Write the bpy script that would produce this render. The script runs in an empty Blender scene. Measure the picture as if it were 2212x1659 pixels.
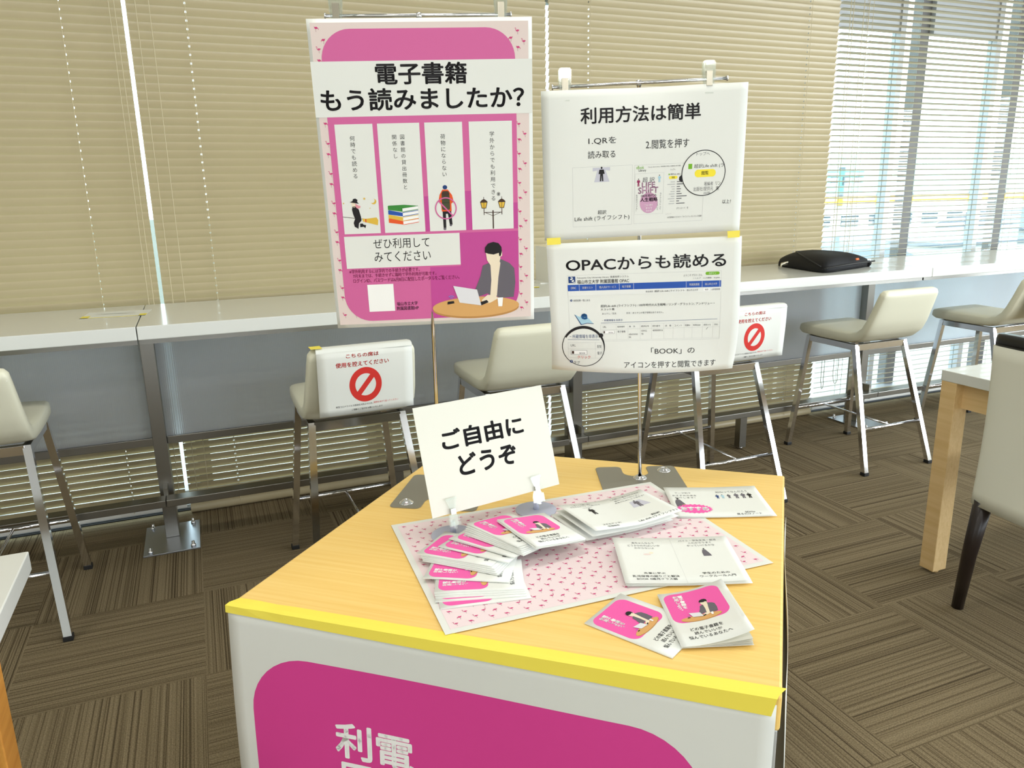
import bpy, bmesh, math, random
from mathutils import Vector, Matrix
from mathutils.geometry import tessellate_polygon
random.seed(7)
S = bpy.context.scene
C = S.collection
PI = math.pi
def rad(d): return d * PI / 180

# ------------------------------------------------------------------ camera
cam_d = bpy.data.cameras.new('camera')
cam = bpy.data.objects.new('camera', cam_d); C.objects.link(cam)
cam_d.sensor_width = 36; cam_d.lens = 1637.3 * 36 / 2212; cam_d.clip_start = .02; cam_d.clip_end = 600
_r = Vector((0.9241, -0.3818, -0.0190)); _u = Vector((0.1096, 0.2170, 0.9700)); _f = Vector((0.3662, 0.8984, -0.2423))
cam.matrix_world = Matrix(((_r.x, _u.x, -_f.x, 0), (_r.y, _u.y, -_f.y, 0), (_r.z, _u.z, -_f.z, 1.2908), (0, 0, 0, 1)))
S.camera = cam

# ------------------------------------------------------------------ world, light, exposure
W = bpy.data.worlds.new('sky'); S.world = W; W.use_nodes = True
_bg = W.node_tree.nodes['Background']; _bg.inputs[0].default_value = (.86, .95, 1, 1); _bg.inputs[1].default_value = 4.0
S.view_settings.view_transform = 'Standard'; S.view_settings.look = 'None'; S.view_settings.gamma = 1
S.view_settings.use_curve_mapping = False; S.view_settings.exposure = 0.08
S.cycles.use_denoising = True
S.cycles.max_bounces = 10; S.cycles.transparent_max_bounces = 16; S.cycles.caustics_reflective = False; S.cycles.caustics_refractive = False
S.cycles.sample_clamp_indirect = 6
CEIL = 2.75
def area(name, loc, sx, sy, power, col=(1, .975, .91)):
    d = bpy.data.lights.new(name, 'AREA'); d.shape = 'RECTANGLE'; d.size = sx; d.size_y = sy; d.energy = power; d.color = col
    o = bpy.data.objects.new(name, d); C.objects.link(o); o.location = loc; o['kind'] = 'structure'; return o
for ly in (1.35, -.6, -2.6):
    for lx in (-2.2, .35, 2.9, 5.4):
        area('ceiling_lamp', (lx, ly, CEIL - .03), 1.25, .22, 12)

for k in range(4):          # cool fill lights added behind the camera; the back wall has no windows
    d_ = area('back_fill_light', (-.4 + 2.2 * k, -8.85, 1.5), 1.3, 1.9, 62, (.82, .91, 1)); d_.rotation_euler = (rad(90), 0, 0)
for k in range(4):  # added fill from the right for blinds and counter panels, no windows in this wall
    d_ = area('side_fill_light', (7.3, -6.0 + 2.3 * k, 1.35), 1.5, 2.2, 112, (.82, .91, 1)); d_.rotation_euler = (0, rad(90), 0)

# ------------------------------------------------------------------ materials
def lin(c):
    return tuple(((v / 255) / 12.92 if v / 255 <= .04045 else ((v / 255 + .055) / 1.055) ** 2.4) for v in c)
MATS = {}
def mat(name, rgb=(200, 200, 200), rough=.5, metal=0, spec=.5, coat=0):
    if name in MATS: return MATS[name]
    m = bpy.data.materials.new(name); m.use_nodes = True; b = m.node_tree.nodes['Principled BSDF']
    b.inputs['Base Color'].default_value = (*lin(rgb), 1); b.inputs['Roughness'].default_value = rough
    b.inputs['Metallic'].default_value = metal; b.inputs['Specular IOR Level'].default_value = spec
    b.inputs['Coat Weight'].default_value = coat
    MATS[name] = m; return m
def N(m, t, **kw):
    n = m.node_tree.nodes.new(t)
    for k, v in kw.items(): setattr(n, k, v)
    return n
def L(m, a, b): m.node_tree.links.new(a, b)
def bump(m, scale=60, strength=.15, dist=.002, stretch=(1, 1, 1)):
    b = m.node_tree.nodes['Principled BSDF']; tc = N(m, 'ShaderNodeTexCoord'); mp = N(m, 'ShaderNodeMapping')
    mp.inputs['Scale'].default_value = stretch; nz = N(m, 'ShaderNodeTexNoise'); nz.inputs['Scale'].default_value = scale; nz.inputs['Detail'].default_value = 4
    bp = N(m, 'ShaderNodeBump'); bp.inputs['Strength'].default_value = strength; bp.inputs['Distance'].default_value = dist
    L(m, tc.outputs['Object'], mp.inputs[0]); L(m, mp.outputs[0], nz.inputs['Vector']); L(m, nz.outputs[0], bp.inputs['Height']); L(m, bp.outputs[0], b.inputs['Normal'])
    return m
M_paper = bump(mat('paper', (226, 228, 222), .6, 0, .3), 9, .12, .004)
M_paper2 = mat('paper_plain', (230, 232, 226), .6, 0, .3)
M_card = mat('card', (216, 216, 204), .5, 0, .4)
M_border = mat('print_border', (228, 212, 206), .6, 0, .3)
M_sheetpink = mat('print_pale_pink', (238, 220, 222), .55, 0, .3)
M_pink = mat('print_pink', (212, 104, 160), .55, 0, .3)
M_mag = mat('print_magenta', (196, 76, 152), .55, 0, .3)
M_hot = mat('print_hot_pink', (240, 92, 172), .5, 0, .4)
M_ban = mat('print_banner_pink', (222, 68, 152), .5, 0, .4)
M_flam = mat('print_flamingo', (205, 70, 125), .6, 0, .3)
M_flamd = mat('print_flamingo_leg', (150, 95, 105), .6, 0, .3)
M_ink = mat('print_black', (30, 28, 30), .6, 0, .3)
M_ink2 = mat('print_grey', (105, 105, 108), .6, 0, .3)
M_ink3 = mat('print_pale_grey', (188, 190, 190), .6, 0, .3)
M_dkpink = mat('print_dark_pink', (150, 40, 90), .6, 0, .3)
M_white = mat('print_white', (250, 250, 248), .6, 0, .3)
M_red = mat('print_red', (214, 52, 44), .6, 0, .3)
M_blue = mat('print_blue', (40, 84, 172), .6, 0, .3)
M_navy = mat('print_navy', (30, 62, 120), .6, 0, .3)
M_sky = mat('print_sky', (168, 206, 222), .6, 0, .3)
M_green = mat('print_green', (120, 180, 40), .6, 0, .3)
M_dgreen = mat('print_dark_green', (62, 140, 60), .6, 0, .3)
M_olive = mat('print_olive', (72, 76, 50), .6, 0, .3)
M_yel = mat('print_yellow', (248, 228, 60), .6, 0, .3)
M_gold = mat('print_gold', (226, 186, 70), .6, 0, .3)
M_org = mat('print_orange', (232, 90, 40), .6, 0, .3)
M_skin = mat('print_skin', (240, 226, 200), .6, 0, .3)
M_tan = mat('print_tan', (218, 168, 104), .6, 0, .3)
M_dtan = mat('print_dark_tan', (190, 140, 80), .6, 0, .3)
M_suit = mat('print_suit', (104, 100, 108), .6, 0, .3)
M_lap = mat('print_laptop', (226, 226, 230), .6, 0, .3)
M_purp = mat('print_purple', (140, 120, 200), .6, 0, .3)
M_mauve = mat('print_mauve', (206, 160, 190), .6, 0, .3)
M_lilac = mat('print_lilac', (200, 200, 212), .6, 0, .3)
M_brown = mat('print_brown', (70, 50, 40), .6, 0, .3)
M_pgrey = mat('print_light_band', (232, 234, 230), .6, 0, .3)
M_tape = mat('yellow_masking_tape', (250, 232, 92), .55, 0, .3)
M_chrome = mat('chrome', (225, 225, 228), .1, 1)
M_steel = bump(mat('brushed_steel', (150, 148, 142), .34, 1), 30, .1, .001, (1, 1, 14))
M_plate = mat('galvanised_plate', (168, 170, 174), .3, 1)
M_base = bump(mat('stand_plate', (156, 154, 146), .42, .7), 400, .05, .0005)
M_alu = mat('window_aluminium', (196, 200, 206), .4, .2)
M_dark = mat('dark_rubber', (24, 24, 24), .6)
M_leather = bump(mat('cream_leatherette', (228, 226, 204), .42, 0, .45), 260, .08, .001)
M_piping = mat('cream_piping', (240, 238, 222), .45)
M_top = mat('white_laminate', (222, 224, 219), .22, 0, .5, .3)
M_blind = mat('blind_beige', (188, 174, 140), .33, 0, .5)
M_cord = mat('blind_cord', (200, 188, 156), .7)
M_whitem = mat('white_enamel', (236, 236, 230), .35)
M_wall = bump(mat('wall_paint', (232, 232, 226), .8), 80, .05)
M_ceil = mat('ceiling_board', (240, 240, 236), .9)
M_slip = bump(mat('white_slipcover', (226, 226, 212), .55, 0, .4), 3, .25, .02)
M_black = mat('black_lacquer', (16, 14, 15), .3)
M_dkwood = mat('dark_stained_leg', (38, 28, 26), .3)
M_bag = bump(mat('black_nylon', (20, 20, 23), .7, 0, .3), 500, .2, .001)
M_spring = mat('spring_steel', (205, 200, 185), .2, 1)

def translucent_mat(name, rgb, t_transp, t_trans, rough=.35, gl=.08):
    m = bpy.data.materials.new(name); m.use_nodes = True; nt = m.node_tree; nt.nodes.remove(nt.nodes['Principled BSDF'])
    out = nt.nodes['Material Output']; col = (*lin(rgb), 1)
    d = N(m, 'ShaderNodeBsdfDiffuse'); d.inputs[0].default_value = col
    t = N(m, 'ShaderNodeBsdfTranslucent'); t.inputs[0].default_value = col
    tr = N(m, 'ShaderNodeBsdfTransparent'); tr.inputs[0].default_value = col
    g = N(m, 'ShaderNodeBsdfGlossy'); g.inputs[0].default_value = (1, 1, 1, 1); g.inputs[1].default_value = rough
    m1 = N(m, 'ShaderNodeMixShader'); m1.inputs[0].default_value = t_trans
    m2 = N(m, 'ShaderNodeMixShader'); m2.inputs[0].default_value = t_transp
    m3 = N(m, 'ShaderNodeMixShader'); m3.inputs[0].default_value = gl
    L(m, d.outputs[0], m1.inputs[1]); L(m, t.outputs[0], m1.inputs[2]); L(m, m1.outputs[0], m2.inputs[1]); L(m, tr.outputs[0], m2.inputs[2])
    L(m, m2.outputs[0], m3.inputs[1]); L(m, g.outputs[0], m3.inputs[2]); L(m, m3.outputs[0], out.inputs[0])
    MATS[name] = m; return m
M_glass = translucent_mat('window_glass', (244, 252, 252), .985, 0, .02, .05)
M_clear = translucent_mat('clear_plastic', (250, 252, 250), .93, .5, .06, .10)
M_disc = translucent_mat('frosted_plastic', (222, 226, 244), .12, .25, .15, .06)
def panel_mat():
    # twin wall polycarbonate: blurs what is behind it, fine vertical flutes
    m = bpy.data.materials.new('polycarbonate_panel'); m.use_nodes = True; nt = m.node_tree; nt.nodes.remove(nt.nodes['Principled BSDF'])
    out = nt.nodes['Material Output']; col = (*lin((240, 242, 252)), 1)
    tc = N(m, 'ShaderNodeTexCoord'); wv = N(m, 'ShaderNodeTexWave'); wv.bands_direction = 'X'; wv.inputs['Scale'].default_value = 46
    bp = N(m, 'ShaderNodeBump'); bp.inputs['Strength'].default_value = .35; bp.inputs['Distance'].default_value = .003
    L(m, tc.outputs['Object'], wv.inputs[0]); L(m, wv.outputs[0], bp.inputs['Height'])
    rf = N(m, 'ShaderNodeBsdfRefraction'); rf.inputs['Color'].default_value = col; rf.inputs['Roughness'].default_value = .5; rf.inputs['IOR'].default_value = 1.2; L(m, bp.outputs[0], rf.inputs['Normal'])
    t = N(m, 'ShaderNodeBsdfTranslucent'); t.inputs[0].default_value = col
    d = N(m, 'ShaderNodeBsdfDiffuse'); d.inputs[0].default_value = col
    g = N(m, 'ShaderNodeBsdfGlossy'); g.inputs[1].default_value = .25; L(m, bp.outputs[0], g.inputs['Normal'])
    a = N(m, 'ShaderNodeMixShader'); a.inputs[0].default_value = .5; L(m, d.outputs[0], a.inputs[1]); L(m, t.outputs[0], a.inputs[2])
    b = N(m, 'ShaderNodeMixShader'); b.inputs[0].default_value = .28; L(m, a.outputs[0], b.inputs[1]); L(m, rf.outputs[0], b.inputs[2])
    c = N(m, 'ShaderNodeMixShader'); c.inputs[0].default_value = .06; L(m, b.outputs[0], c.inputs[1]); L(m, g.outputs[0], c.inputs[2])
    L(m, c.outputs[0], out.inputs[0]); return m
M_panel = panel_mat()
def wood_mat(name, c1, c2, rot=0, rough=.35, sc=1.0):
    m = mat(name, c1, rough, 0, .4); b = m.node_tree.nodes['Principled BSDF']
    tc = N(m, 'ShaderNodeTexCoord'); mp = N(m, 'ShaderNodeMapping'); mp.inputs['Rotation'].default_value = (0, 0, rot)
    mp2 = N(m, 'ShaderNodeMapping'); mp2.inputs['Scale'].default_value = (3 * sc, 120 * sc, 60 * sc)
    nz = N(m, 'ShaderNodeTexNoise'); nz.inputs['Scale'].default_value = 1; nz.inputs['Detail'].default_value = 6; nz.inputs['Roughness'].default_value = .6
    cr = N(m, 'ShaderNodeValToRGB'); cr.color_ramp.elements[0].position = .34; cr.color_ramp.elements[1].position = .62
    cr.color_ramp.elements[0].color = (*lin(c2), 1); cr.color_ramp.elements[1].color = (*lin(c1), 1)
    L(m, tc.outputs['Object'], mp.inputs[0]); L(m, mp.outputs[0], mp2.inputs[0]); L(m, mp2.outputs[0], nz.inputs['Vector']); L(m, nz.outputs[0], cr.inputs[0]); L(m, cr.outputs[0], b.inputs['Base Color'])
    return m
M_wood = wood_mat('yellow_oak_veneer', (250, 213, 130), (244, 202, 114), rad(40.2))
M_legwood = wood_mat('beech_leg', (230, 198, 146), (220, 186, 130), PI / 2, .45)
M_legdark = wood_mat('orange_beech_leg', (206, 146, 66), (186, 126, 50), PI / 2, .45)
def carpet_mat():
    m = mat('carpet_tiles', (120, 104, 78), .95, 0, .1); b = m.node_tree.nodes['Principled BSDF']
    def mth(op, a, bb=None):
        n = N(m, 'ShaderNodeMath', operation=op)
        for i, v in enumerate((a, bb)):
            if v is None: continue
            if isinstance(v, (int, float)): n.inputs[i].default_value = v
            else: L(m, v, n.inputs[i])
        return n.outputs[0]
    tc = N(m, 'ShaderNodeTexCoord'); sx = N(m, 'ShaderNodeSeparateXYZ'); L(m, tc.outputs['Object'], sx.inputs[0])
    x = mth('DIVIDE', mth('ADD', sx.outputs[0], .1027 + 20), .5); y = mth('DIVIDE', mth('ADD', sx.outputs[1], 20 - 2.5617 + 1), .5)
    ix = mth('FLOOR', x); iy = mth('FLOOR', y)
    par = mth('MODULO', mth('ADD', ix, iy), 2.0)
    ip = mth('SUBTRACT', 1.0, par)
    across = mth('ADD', mth('MULTIPLY', sx.outputs[0], par), mth('MULTIPLY', sx.outputs[1], ip))
    along = mth('ADD', mth('MULTIPLY', sx.outputs[1], par), mth('MULTIPLY', sx.outputs[0], ip))
    cell = mth('ADD', mth('MULTIPLY', ix, 3.17), mth('MULTIPLY', iy, 7.31))
    cb = N(m, 'ShaderNodeCombineXYZ'); L(m, mth('MULTIPLY', across, 250), cb.inputs[0]); L(m, mth('MULTIPLY', along, .25), cb.inputs[1]); L(m, cell, cb.inputs[2])
    nz = N(m, 'ShaderNodeTexNoise'); nz.inputs['Scale'].default_value = 1; nz.inputs['Detail'].default_value = 3; nz.inputs['Roughness'].default_value = .7; L(m, cb.outputs[0], nz.inputs['Vector'])
    cr = N(m, 'ShaderNodeValToRGB'); e = cr.color_ramp.elements
    e[0].position = .38; e[0].color = (*lin((78, 67, 50)), 1); e[1].position = .62; e[1].color = (*lin((138, 124, 98)), 1)
    k = e.new(.47); k.color = (*lin((122, 108, 83)), 1)
    L(m, nz.outputs[0], cr.inputs[0])
    fn = N(m, 'ShaderNodeTexNoise'); fn.inputs['Scale'].default_value = 300; fn.inputs['Detail'].default_value = 3; L(m, tc.outputs['Object'], fn.inputs['Vector'])
    mx = N(m, 'ShaderNodeMix', data_type='RGBA', blend_type='OVERLAY'); mx.inputs[0].default_value = .8
    L(m, cr.outputs[0], mx.inputs[6]); L(m, fn.outputs[0], mx.inputs[7]); L(m, mx.outputs[2], b.inputs['Base Color'])
    bp = N(m, 'ShaderNodeBump'); bp.inputs['Strength'].default_value = .5; bp.inputs['Distance'].default_value = .003; L(m, nz.outputs[0], bp.inputs['Height']); L(m, bp.outputs[0], b.inputs['Normal'])
    return m
M_carpet = carpet_mat()

# ------------------------------------------------------------------ mesh helpers
def tag(o, label=None, cat=None, group=None, kind=None):
    for k, v in (('label', label), ('category', cat), ('group', group), ('kind', kind)):
        if v: o[k] = v
    return o
def empty(name, loc=(0, 0, 0), rz=0):
    o = bpy.data.objects.new(name, None); C.objects.link(o); o.location = loc; o.rotation_euler = (0, 0, rz); o.empty_display_size = .05; return o
class MB:
    def __init__(s): s.v = []; s.f = []; s.m = []; s.s = []
    def add(s, vs, fs, mi=0, sm=False):
        b = len(s.v); s.v += [tuple(v) for v in vs]
        for f in fs: s.f.append(tuple(b + i for i in f)); s.m.append(mi); s.s.append(sm)
        return s
    def bm(s, bm, mi=0, sm=False):
        bm.verts.index_update(); s.add([v.co[:] for v in bm.verts], [[v.index for v in f.verts] for f in bm.faces], mi, sm); bm.free(); return s
    def box(s, x0, x1, y0, y1, z0, z1, mi=0, bev=0, mtx=None, seg=2):
        bm = bmesh.new(); bmesh.ops.create_cube(bm, size=1)
        for v in bm.verts: v.co = Vector((x0 if v.co.x < 0 else x1, y0 if v.co.y < 0 else y1, z0 if v.co.z < 0 else z1))
        if bev: bmesh.ops.bevel(bm, geom=bm.edges[:], offset=bev, segments=seg, affect='EDGES', profile=.5)
        if mtx: bm.transform(mtx)
        return s.bm(bm, mi, False)
    def prism(s, pts, z0, z1, mi=0, mtx=None, bev=0):
        bm = bmesh.new(); f = bm.faces.new([bm.verts.new((x, y, z0)) for x, y in pts]); bm.normal_update()
        if f.normal.z > 0: f.normal_flip()
        r = bmesh.ops.extrude_face_region(bm, geom=[f])
        for v in r['geom']:
            if isinstance(v, bmesh.types.BMVert): v.co.z = z1
        bmesh.ops.recalc_face_normals(bm, faces=bm.faces[:])
        if bev: bmesh.ops.bevel(bm, geom=bm.edges[:], offset=bev, segments=2, affect='EDGES', profile=.5)
        if mtx: bm.transform(mtx)
        return s.bm(bm, mi)
    def tube(s, pts, r, n=12, mi=0, sq=False, cap=True, closed=False):
        pts = [Vector(p) for p in pts]; rs = r if isinstance(r, (list, tuple)) else [r] * len(pts); rings = []; up = None
        for i, p in enumerate(pts):
            if closed: d = pts[(i + 1) % len(pts)] - pts[i - 1]
            else: d = pts[min(i + 1, len(pts) - 1)] - pts[max(i - 1, 0)]
            d.normalize()
            if up is None: up = Vector((0, 0, 1)) if abs(d.z) < .9 else Vector((1, 0, 0))
            a = d.cross(up).normalized(); up = a.cross(d).normalized()
            rings.append([p + (a * math.cos(2 * PI * k / n) + up * math.sin(2 * PI * k / n)) * rs[i] for k in range(n)])
        vs = [v for rg in rings for v in rg]; fs = []; m_ = len(rings)
        for i in range(m_ if closed else m_ - 1):
            j = (i + 1) % m_
            for k in range(n): fs.append((i * n + k, i * n + (k + 1) % n, j * n + (k + 1) % n, j * n + k))
        s.add(vs, fs, mi, True)
        if cap and not closed:
            s.add(rings[0], [list(range(n))[::-1]], mi); s.add(rings[-1], [list(range(n))], mi)
        return s
    def bar(s, a, b, w, h, mi=0):            # vertical-ish square leg from a to b, sections kept level
        a = Vector(a); b = Vector(b); q = [(-w / 2, -h / 2), (w / 2, -h / 2), (w / 2, h / 2), (-w / 2, h / 2)]
        vs = [(a.x + x, a.y + y, a.z) for x, y in q] + [(b.x + x, b.y + y, b.z) for x, y in q]
        return s.add(vs, [(0, 1, 2, 3), (7, 6, 5, 4), (0, 4, 5, 1), (1, 5, 6, 2), (2, 6, 7, 3), (3, 7, 4, 0)], mi)
    def lathe(s, prof, c=(0, 0, 0), n=24, mi=0):
        vs = [(c[0] + r * math.cos(2 * PI * k / n), c[1] + r * math.sin(2 * PI * k / n), c[2] + z) for r, z in prof for k in range(n)]
        fs = [(i * n + k, i * n + (k + 1) % n, (i + 1) * n + (k + 1) % n, (i + 1) * n + k) for i in range(len(prof) - 1) for k in range(n)]
        s.add(vs, fs, mi, True)
        if prof[0][0] > 1e-6: s.add(vs[:n], [list(range(n))[::-1]], mi)
        if prof[-1][0] > 1e-6: s.add(vs[-n:], [list(range(n))], mi)
        return s
    def loft(s, rings, mi=0, cap=True):
        n = len(rings[0]); vs = [v for r in rings for v in r]
        fs = [(i * n + k, i * n + (k + 1) % n, (i + 1) * n + (k + 1) % n, (i + 1) * n + k) for i in range(len(rings) - 1) for k in range(n)]
        s.add(vs, fs, mi, True)
        if cap: s.add(rings[0], [list(range(n))[::-1]], mi, True); s.add(rings[-1], [list(range(n))], mi, True)
        return s
    def build(s, name, mats, parent=None, fix=True):
        me = bpy.data.meshes.new(name); me.from_pydata(s.v, [], s.f)
        for m in (mats if isinstance(mats, (list, tuple)) else [mats]): me.materials.append(m)
        me.polygons.foreach_set('material_index', s.m); me.polygons.foreach_set('use_smooth', s.s)
        if fix:
            bm = bmesh.new(); bm.from_mesh(me); bmesh.ops.remove_doubles(bm, verts=bm.verts[:], dist=1e-6); bmesh.ops.recalc_face_normals(bm, faces=bm.faces[:]); bm.to_mesh(me); bm.free()
        me.update(); o = bpy.data.objects.new(name, me); C.objects.link(o)
        if parent: o.parent = parent
        return o
def struct(name, mb, m, parent=None):
    o = mb.build(name, m, parent); o['kind'] = 'structure'; return o
def copy_tree(o, parent=None):
    c = o.copy(); C.objects.link(c)
    if parent: c.parent = parent
    for ch in list(o.children): copy_tree(ch, c)
    return c

# ------------------------------------------------------------------ printed sheets
_GL = {}
def glyphs(s, bold=0, res=2):
    if bold:
        vs, ts = glyphs(s, 0, res); V = list(vs); F = list(ts)
        for q in range(8 if bold > .011 else 2):
            a = PI * q / (4 if bold > .011 else 1); n = len(V); V += [(x + bold * math.cos(a), y + bold * math.sin(a)) for x, y in vs]; F += [tuple(i + n for i in t) for t in ts]
        return V, F
    k = (s, bold, res)
    if k not in _GL:
        cu = bpy.data.curves.new('t', 'FONT'); cu.body = s; cu.size = 1; cu.resolution_u = res; cu.dimensions = '2D'; cu.fill_mode = 'BOTH'
        o = bpy.data.objects.new('t', cu); me = o.to_mesh(); me.calc_loop_triangles()
        vs = [(v.co.x, v.co.y) for v in me.vertices]; ts = [tuple(t.vertices) for t in me.loop_triangles]
        o.to_mesh_clear(); bpy.data.objects.remove(o); bpy.data.curves.remove(cu)
        _GL[k] = (vs, ts)
    return _GL[k]
class Sheet:
    """a printed paper: w x h in mm on a quad TL,TR,BR,BL of the room, with an optional bulge (metres along its normal)"""
    def __init__(s, quad, w, h, paper=None, bulge=None, thick=.0005, nu=16, nv=16, split=None):
        s.q = [Vector(p) for p in quad]; s.w = w; s.h = h; s.b = bulge; s.mb = MB(); s.mats = [paper or M_paper]; s.split = split
        s.n = (s.q[3] - s.q[0]).cross(s.q[1] - s.q[0]).normalized()
        if not bulge: nu = nv = 1
        vs = []
        for off in (0, -thick):
            for j in range(nv + 1):
                for i in range(nu + 1): vs.append(s.P(i / nu * w, j / nv * h, 0, off))
        F = []; R = nu + 1; Q = R * (nv + 1)
        for j in range(nv):
            for i in range(nu):
                a = j * R + i; F.append((a, a + R, a + R + 1, a + 1)); F.append((Q + a, Q + a + 1, Q + a + R + 1, Q + a + R))
        rim = [i for i in range(nu)] + [nu + j * R for j in range(nv)] + [nv * R + i for i in range(nu, 0, -1)] + [j * R for j in range(nv, 0, -1)]
        for k in range(len(rim)): a, b = rim[k], rim[(k + 1) % len(rim)]; F.append((a, b, Q + b, Q + a))
        s.mb.add(vs, F, 0, bool(bulge))
    def P(s, x, y, layer=0, off=0):
        u = x / s.w; v = y / s.h; a = s.q[0].lerp(s.q[1], u); b = s.q[3].lerp(s.q[2], u); p = a.lerp(b, v)
        return p + s.n * ((s.b(u, v) if s.b else 0) + layer * .00014 + off)
    def mi(s, m):
        if m not in s.mats: s.mats.append(m)
        return s.mats.index(m)
    def tris(s, pts, ts, m, layer):
        if s.split:
            pts = list(pts); todo = list(ts); ts = []
            while todo:
                t = todo.pop(); e = [math.dist(pts[t[i]], pts[t[(i + 1) % 3]]) for i in range(3)]; k = e.index(max(e))
                if e[k] > s.split:
                    a, b, c = t[k], t[(k + 1) % 3], t[(k + 2) % 3]; pts.append(((pts[a][0] + pts[b][0]) / 2, (pts[a][1] + pts[b][1]) / 2)); d = len(pts) - 1
                    todo += [(a, d, c), (d, b, c)]
                else: ts.append(t)
        s.mb.add([s.P(x, y, layer) for x, y in pts], ts, s.mi(m), bool(s.b)); return s
    def poly(s, pts, m, layer=1, holes=()):
        pl = [[Vector((x, y, 0)) for x, y in pts]] + [[Vector((x, y, 0)) for x, y in h] for h in holes]
        fl = list(pts) + [p for h in holes for p in h]
        return s.tris(fl, tessellate_polygon(pl), m, layer)
    def rect(s, x0, y0, x1, y1, m, layer=1): return s.poly([(x0, y0), (x1, y0), (x1, y1), (x0, y1)], m, layer)
    def rr(s, x0, y0, x1, y1, r, m, layer=1, c=(1, 1, 1, 1)):
        pts = []
        for (cx, cy, a0, on) in ((x1 - r, y0 + r, -90, c[1]), (x1 - r, y1 - r, 0, c[2]), (x0 + r, y1 - r, 90, c[3]), (x0 + r, y0 + r, 180, c[0])):
            if on: pts += [(cx + r * math.cos(rad(a0 + t * 9)), cy + r * math.sin(rad(a0 + t * 9))) for t in range(11)]
            else: pts.append((cx + (r if cx > (x0 + x1) / 2 else -r), cy + (r if cy > (y0 + y1) / 2 else -r)))
        return s.poly(pts, m, layer)
    def ell(s, cx, cy, rx, ry, m, layer=1, n=40, a0=0, a1=360):
        return s.poly([(cx + rx * math.cos(rad(a0 + (a1 - a0) * k / n)), cy + ry * math.sin(rad(a0 + (a1 - a0) * k / n))) for k in range(n if a1 - a0 == 360 else n + 1)], m, layer)
    def ring(s, cx, cy, r1, r2, m, layer=1, n=56, k=1):
        f = lambda r: [(cx + r * math.cos(2 * PI * i / n), cy + k * r * math.sin(2 * PI * i / n)) for i in range(n)]
        return s.tris(f(r1) + f(r2), [t for i in range(n) for t in ((i, (i + 1) % n, n + i), ((i + 1) % n, n + (i + 1) % n, n + i))], m, layer)
    def line(s, pts, w, m, layer=2):
        for (x0, y0), (x1, y1) in zip(pts, pts[1:]):
            d = math.hypot(x1 - x0, y1 - y0) or 1; nx, ny = -(y1 - y0) / d * w / 2, (x1 - x0) / d * w / 2
            s.poly([(x0 + nx, y0 + ny), (x1 + nx, y1 + ny), (x1 - nx, y1 - ny), (x0 - nx, y0 - ny)], m, layer)
        return s
    def frame(s, x0, y0, x1, y1, w, m, layer=1): return s.line([(x0, y0), (x1, y0), (x1, y1), (x0, y1), (x0, y0)], w, m, layer)
    def text(s, t, x0, y0, x1, y1, m=None, bold=0, layer=3, res=2):
        vs, ts = glyphs(t, bold, res); a0 = min(v[0] for v in vs); a1 = max(v[0] for v in vs); b0 = min(v[1] for v in vs); b1 = max(v[1] for v in vs)
        return s.tris([(x0 + (v[0] - a0) / (a1 - a0) * (x1 - x0), y1 - (v[1] - b0) / (b1 - b0) * (y1 - y0)) for v in vs], ts, m or M_ink, layer)
    def vtext(s, t, xc, y0, size, m=None, bold=0, layer=3, pitch=None):
        for i, c in enumerate(t):
            if c == ' ': continue
            vs, ts = glyphs(c, bold); dx, dy = ((.55, -.55) if c in '。、' else (0, 0)); rot = c in 'ー（）'
            pts = []
            for (x, y) in vs:
                X, Y = x - .5 + dx, .88 - y - .5 + dy
                if rot: X, Y = -Y, X
                pts.append((xc + X * size, y0 + (i * (pitch or size)) + (Y + .5) * size))
            s.tris(pts, ts, m or M_ink, layer)
        return s
    def build(s, name, parent=None): return s.mb.build(name, s.mats, parent, fix=False)
def flamingo(s, x, y, k=1.0, flip=1, up=0, layer=1):
    X = lambda a: x + a * k * flip; Y = lambda b: y + b * k
    if up:
        s.poly([(X(-3.4), Y(0)), (X(-1), Y(-2.2)), (X(2.2), Y(-1.6)), (X(4), Y(-3)), (X(2.6), Y(1.2)), (X(0), Y(2)), (X(-2.4), Y(1.4))], M_flam, layer)
        s.line([(X(-2.8), Y(0)), (X(-4.2), Y(1.8)), (X(-3.4), Y(3.2))], .9 * k, M_flam, layer); s.line([(X(1), Y(1.6)), (X(.6), Y(7))], .5 * k, M_flamd, layer)
    else:
        s.poly([(X(-2.6), Y(0)), (X(0), Y(-1.6)), (X(4), Y(-.8)), (X(2.2), Y(1.6)), (X(-.6), Y(2.2)), (X(-2.2), Y(1.4))], M_flam, layer)
        s.line([(X(-2.2), Y(.6)), (X(-3.4), Y(-1.4)), (X(-2.6), Y(-3.4)), (X(-3.6), Y(-4.6)), (X(-5), Y(-3.9))], .9 * k, M_flam, layer); s.line([(X(.4), Y(1.8)), (X(.8), Y(7))], .5 * k, M_flamd, layer)
FC = [(11, 9, 1, -1), (35, 17, 0, 1), (5, 24, 0, -1), (22, 30, 1, 1), (47, 36, 0, 1), (12, 46, 0, 1), (36, 47, 1, -1), (52, 3, 0, -1)]
def flamingos(s, x0, y0, x1, y1, keep=lambda x, y: True, k=1.0):
    j = 0
    while y0 + j * 57 < y1:
        i = 0
        while x0 + i * 58.5 < x1:
            for (a, b, up, fl) in FC:
                x = x0 + i * 58.5 + a; y = y0 + j * 57 + b
                if x0 + 5 < x < x1 - 5 and y0 + 5 < y < y1 - 8 and keep(x, y): flamingo(s, x, y, k, fl, up, 2)
            i += 1
        j += 1
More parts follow.
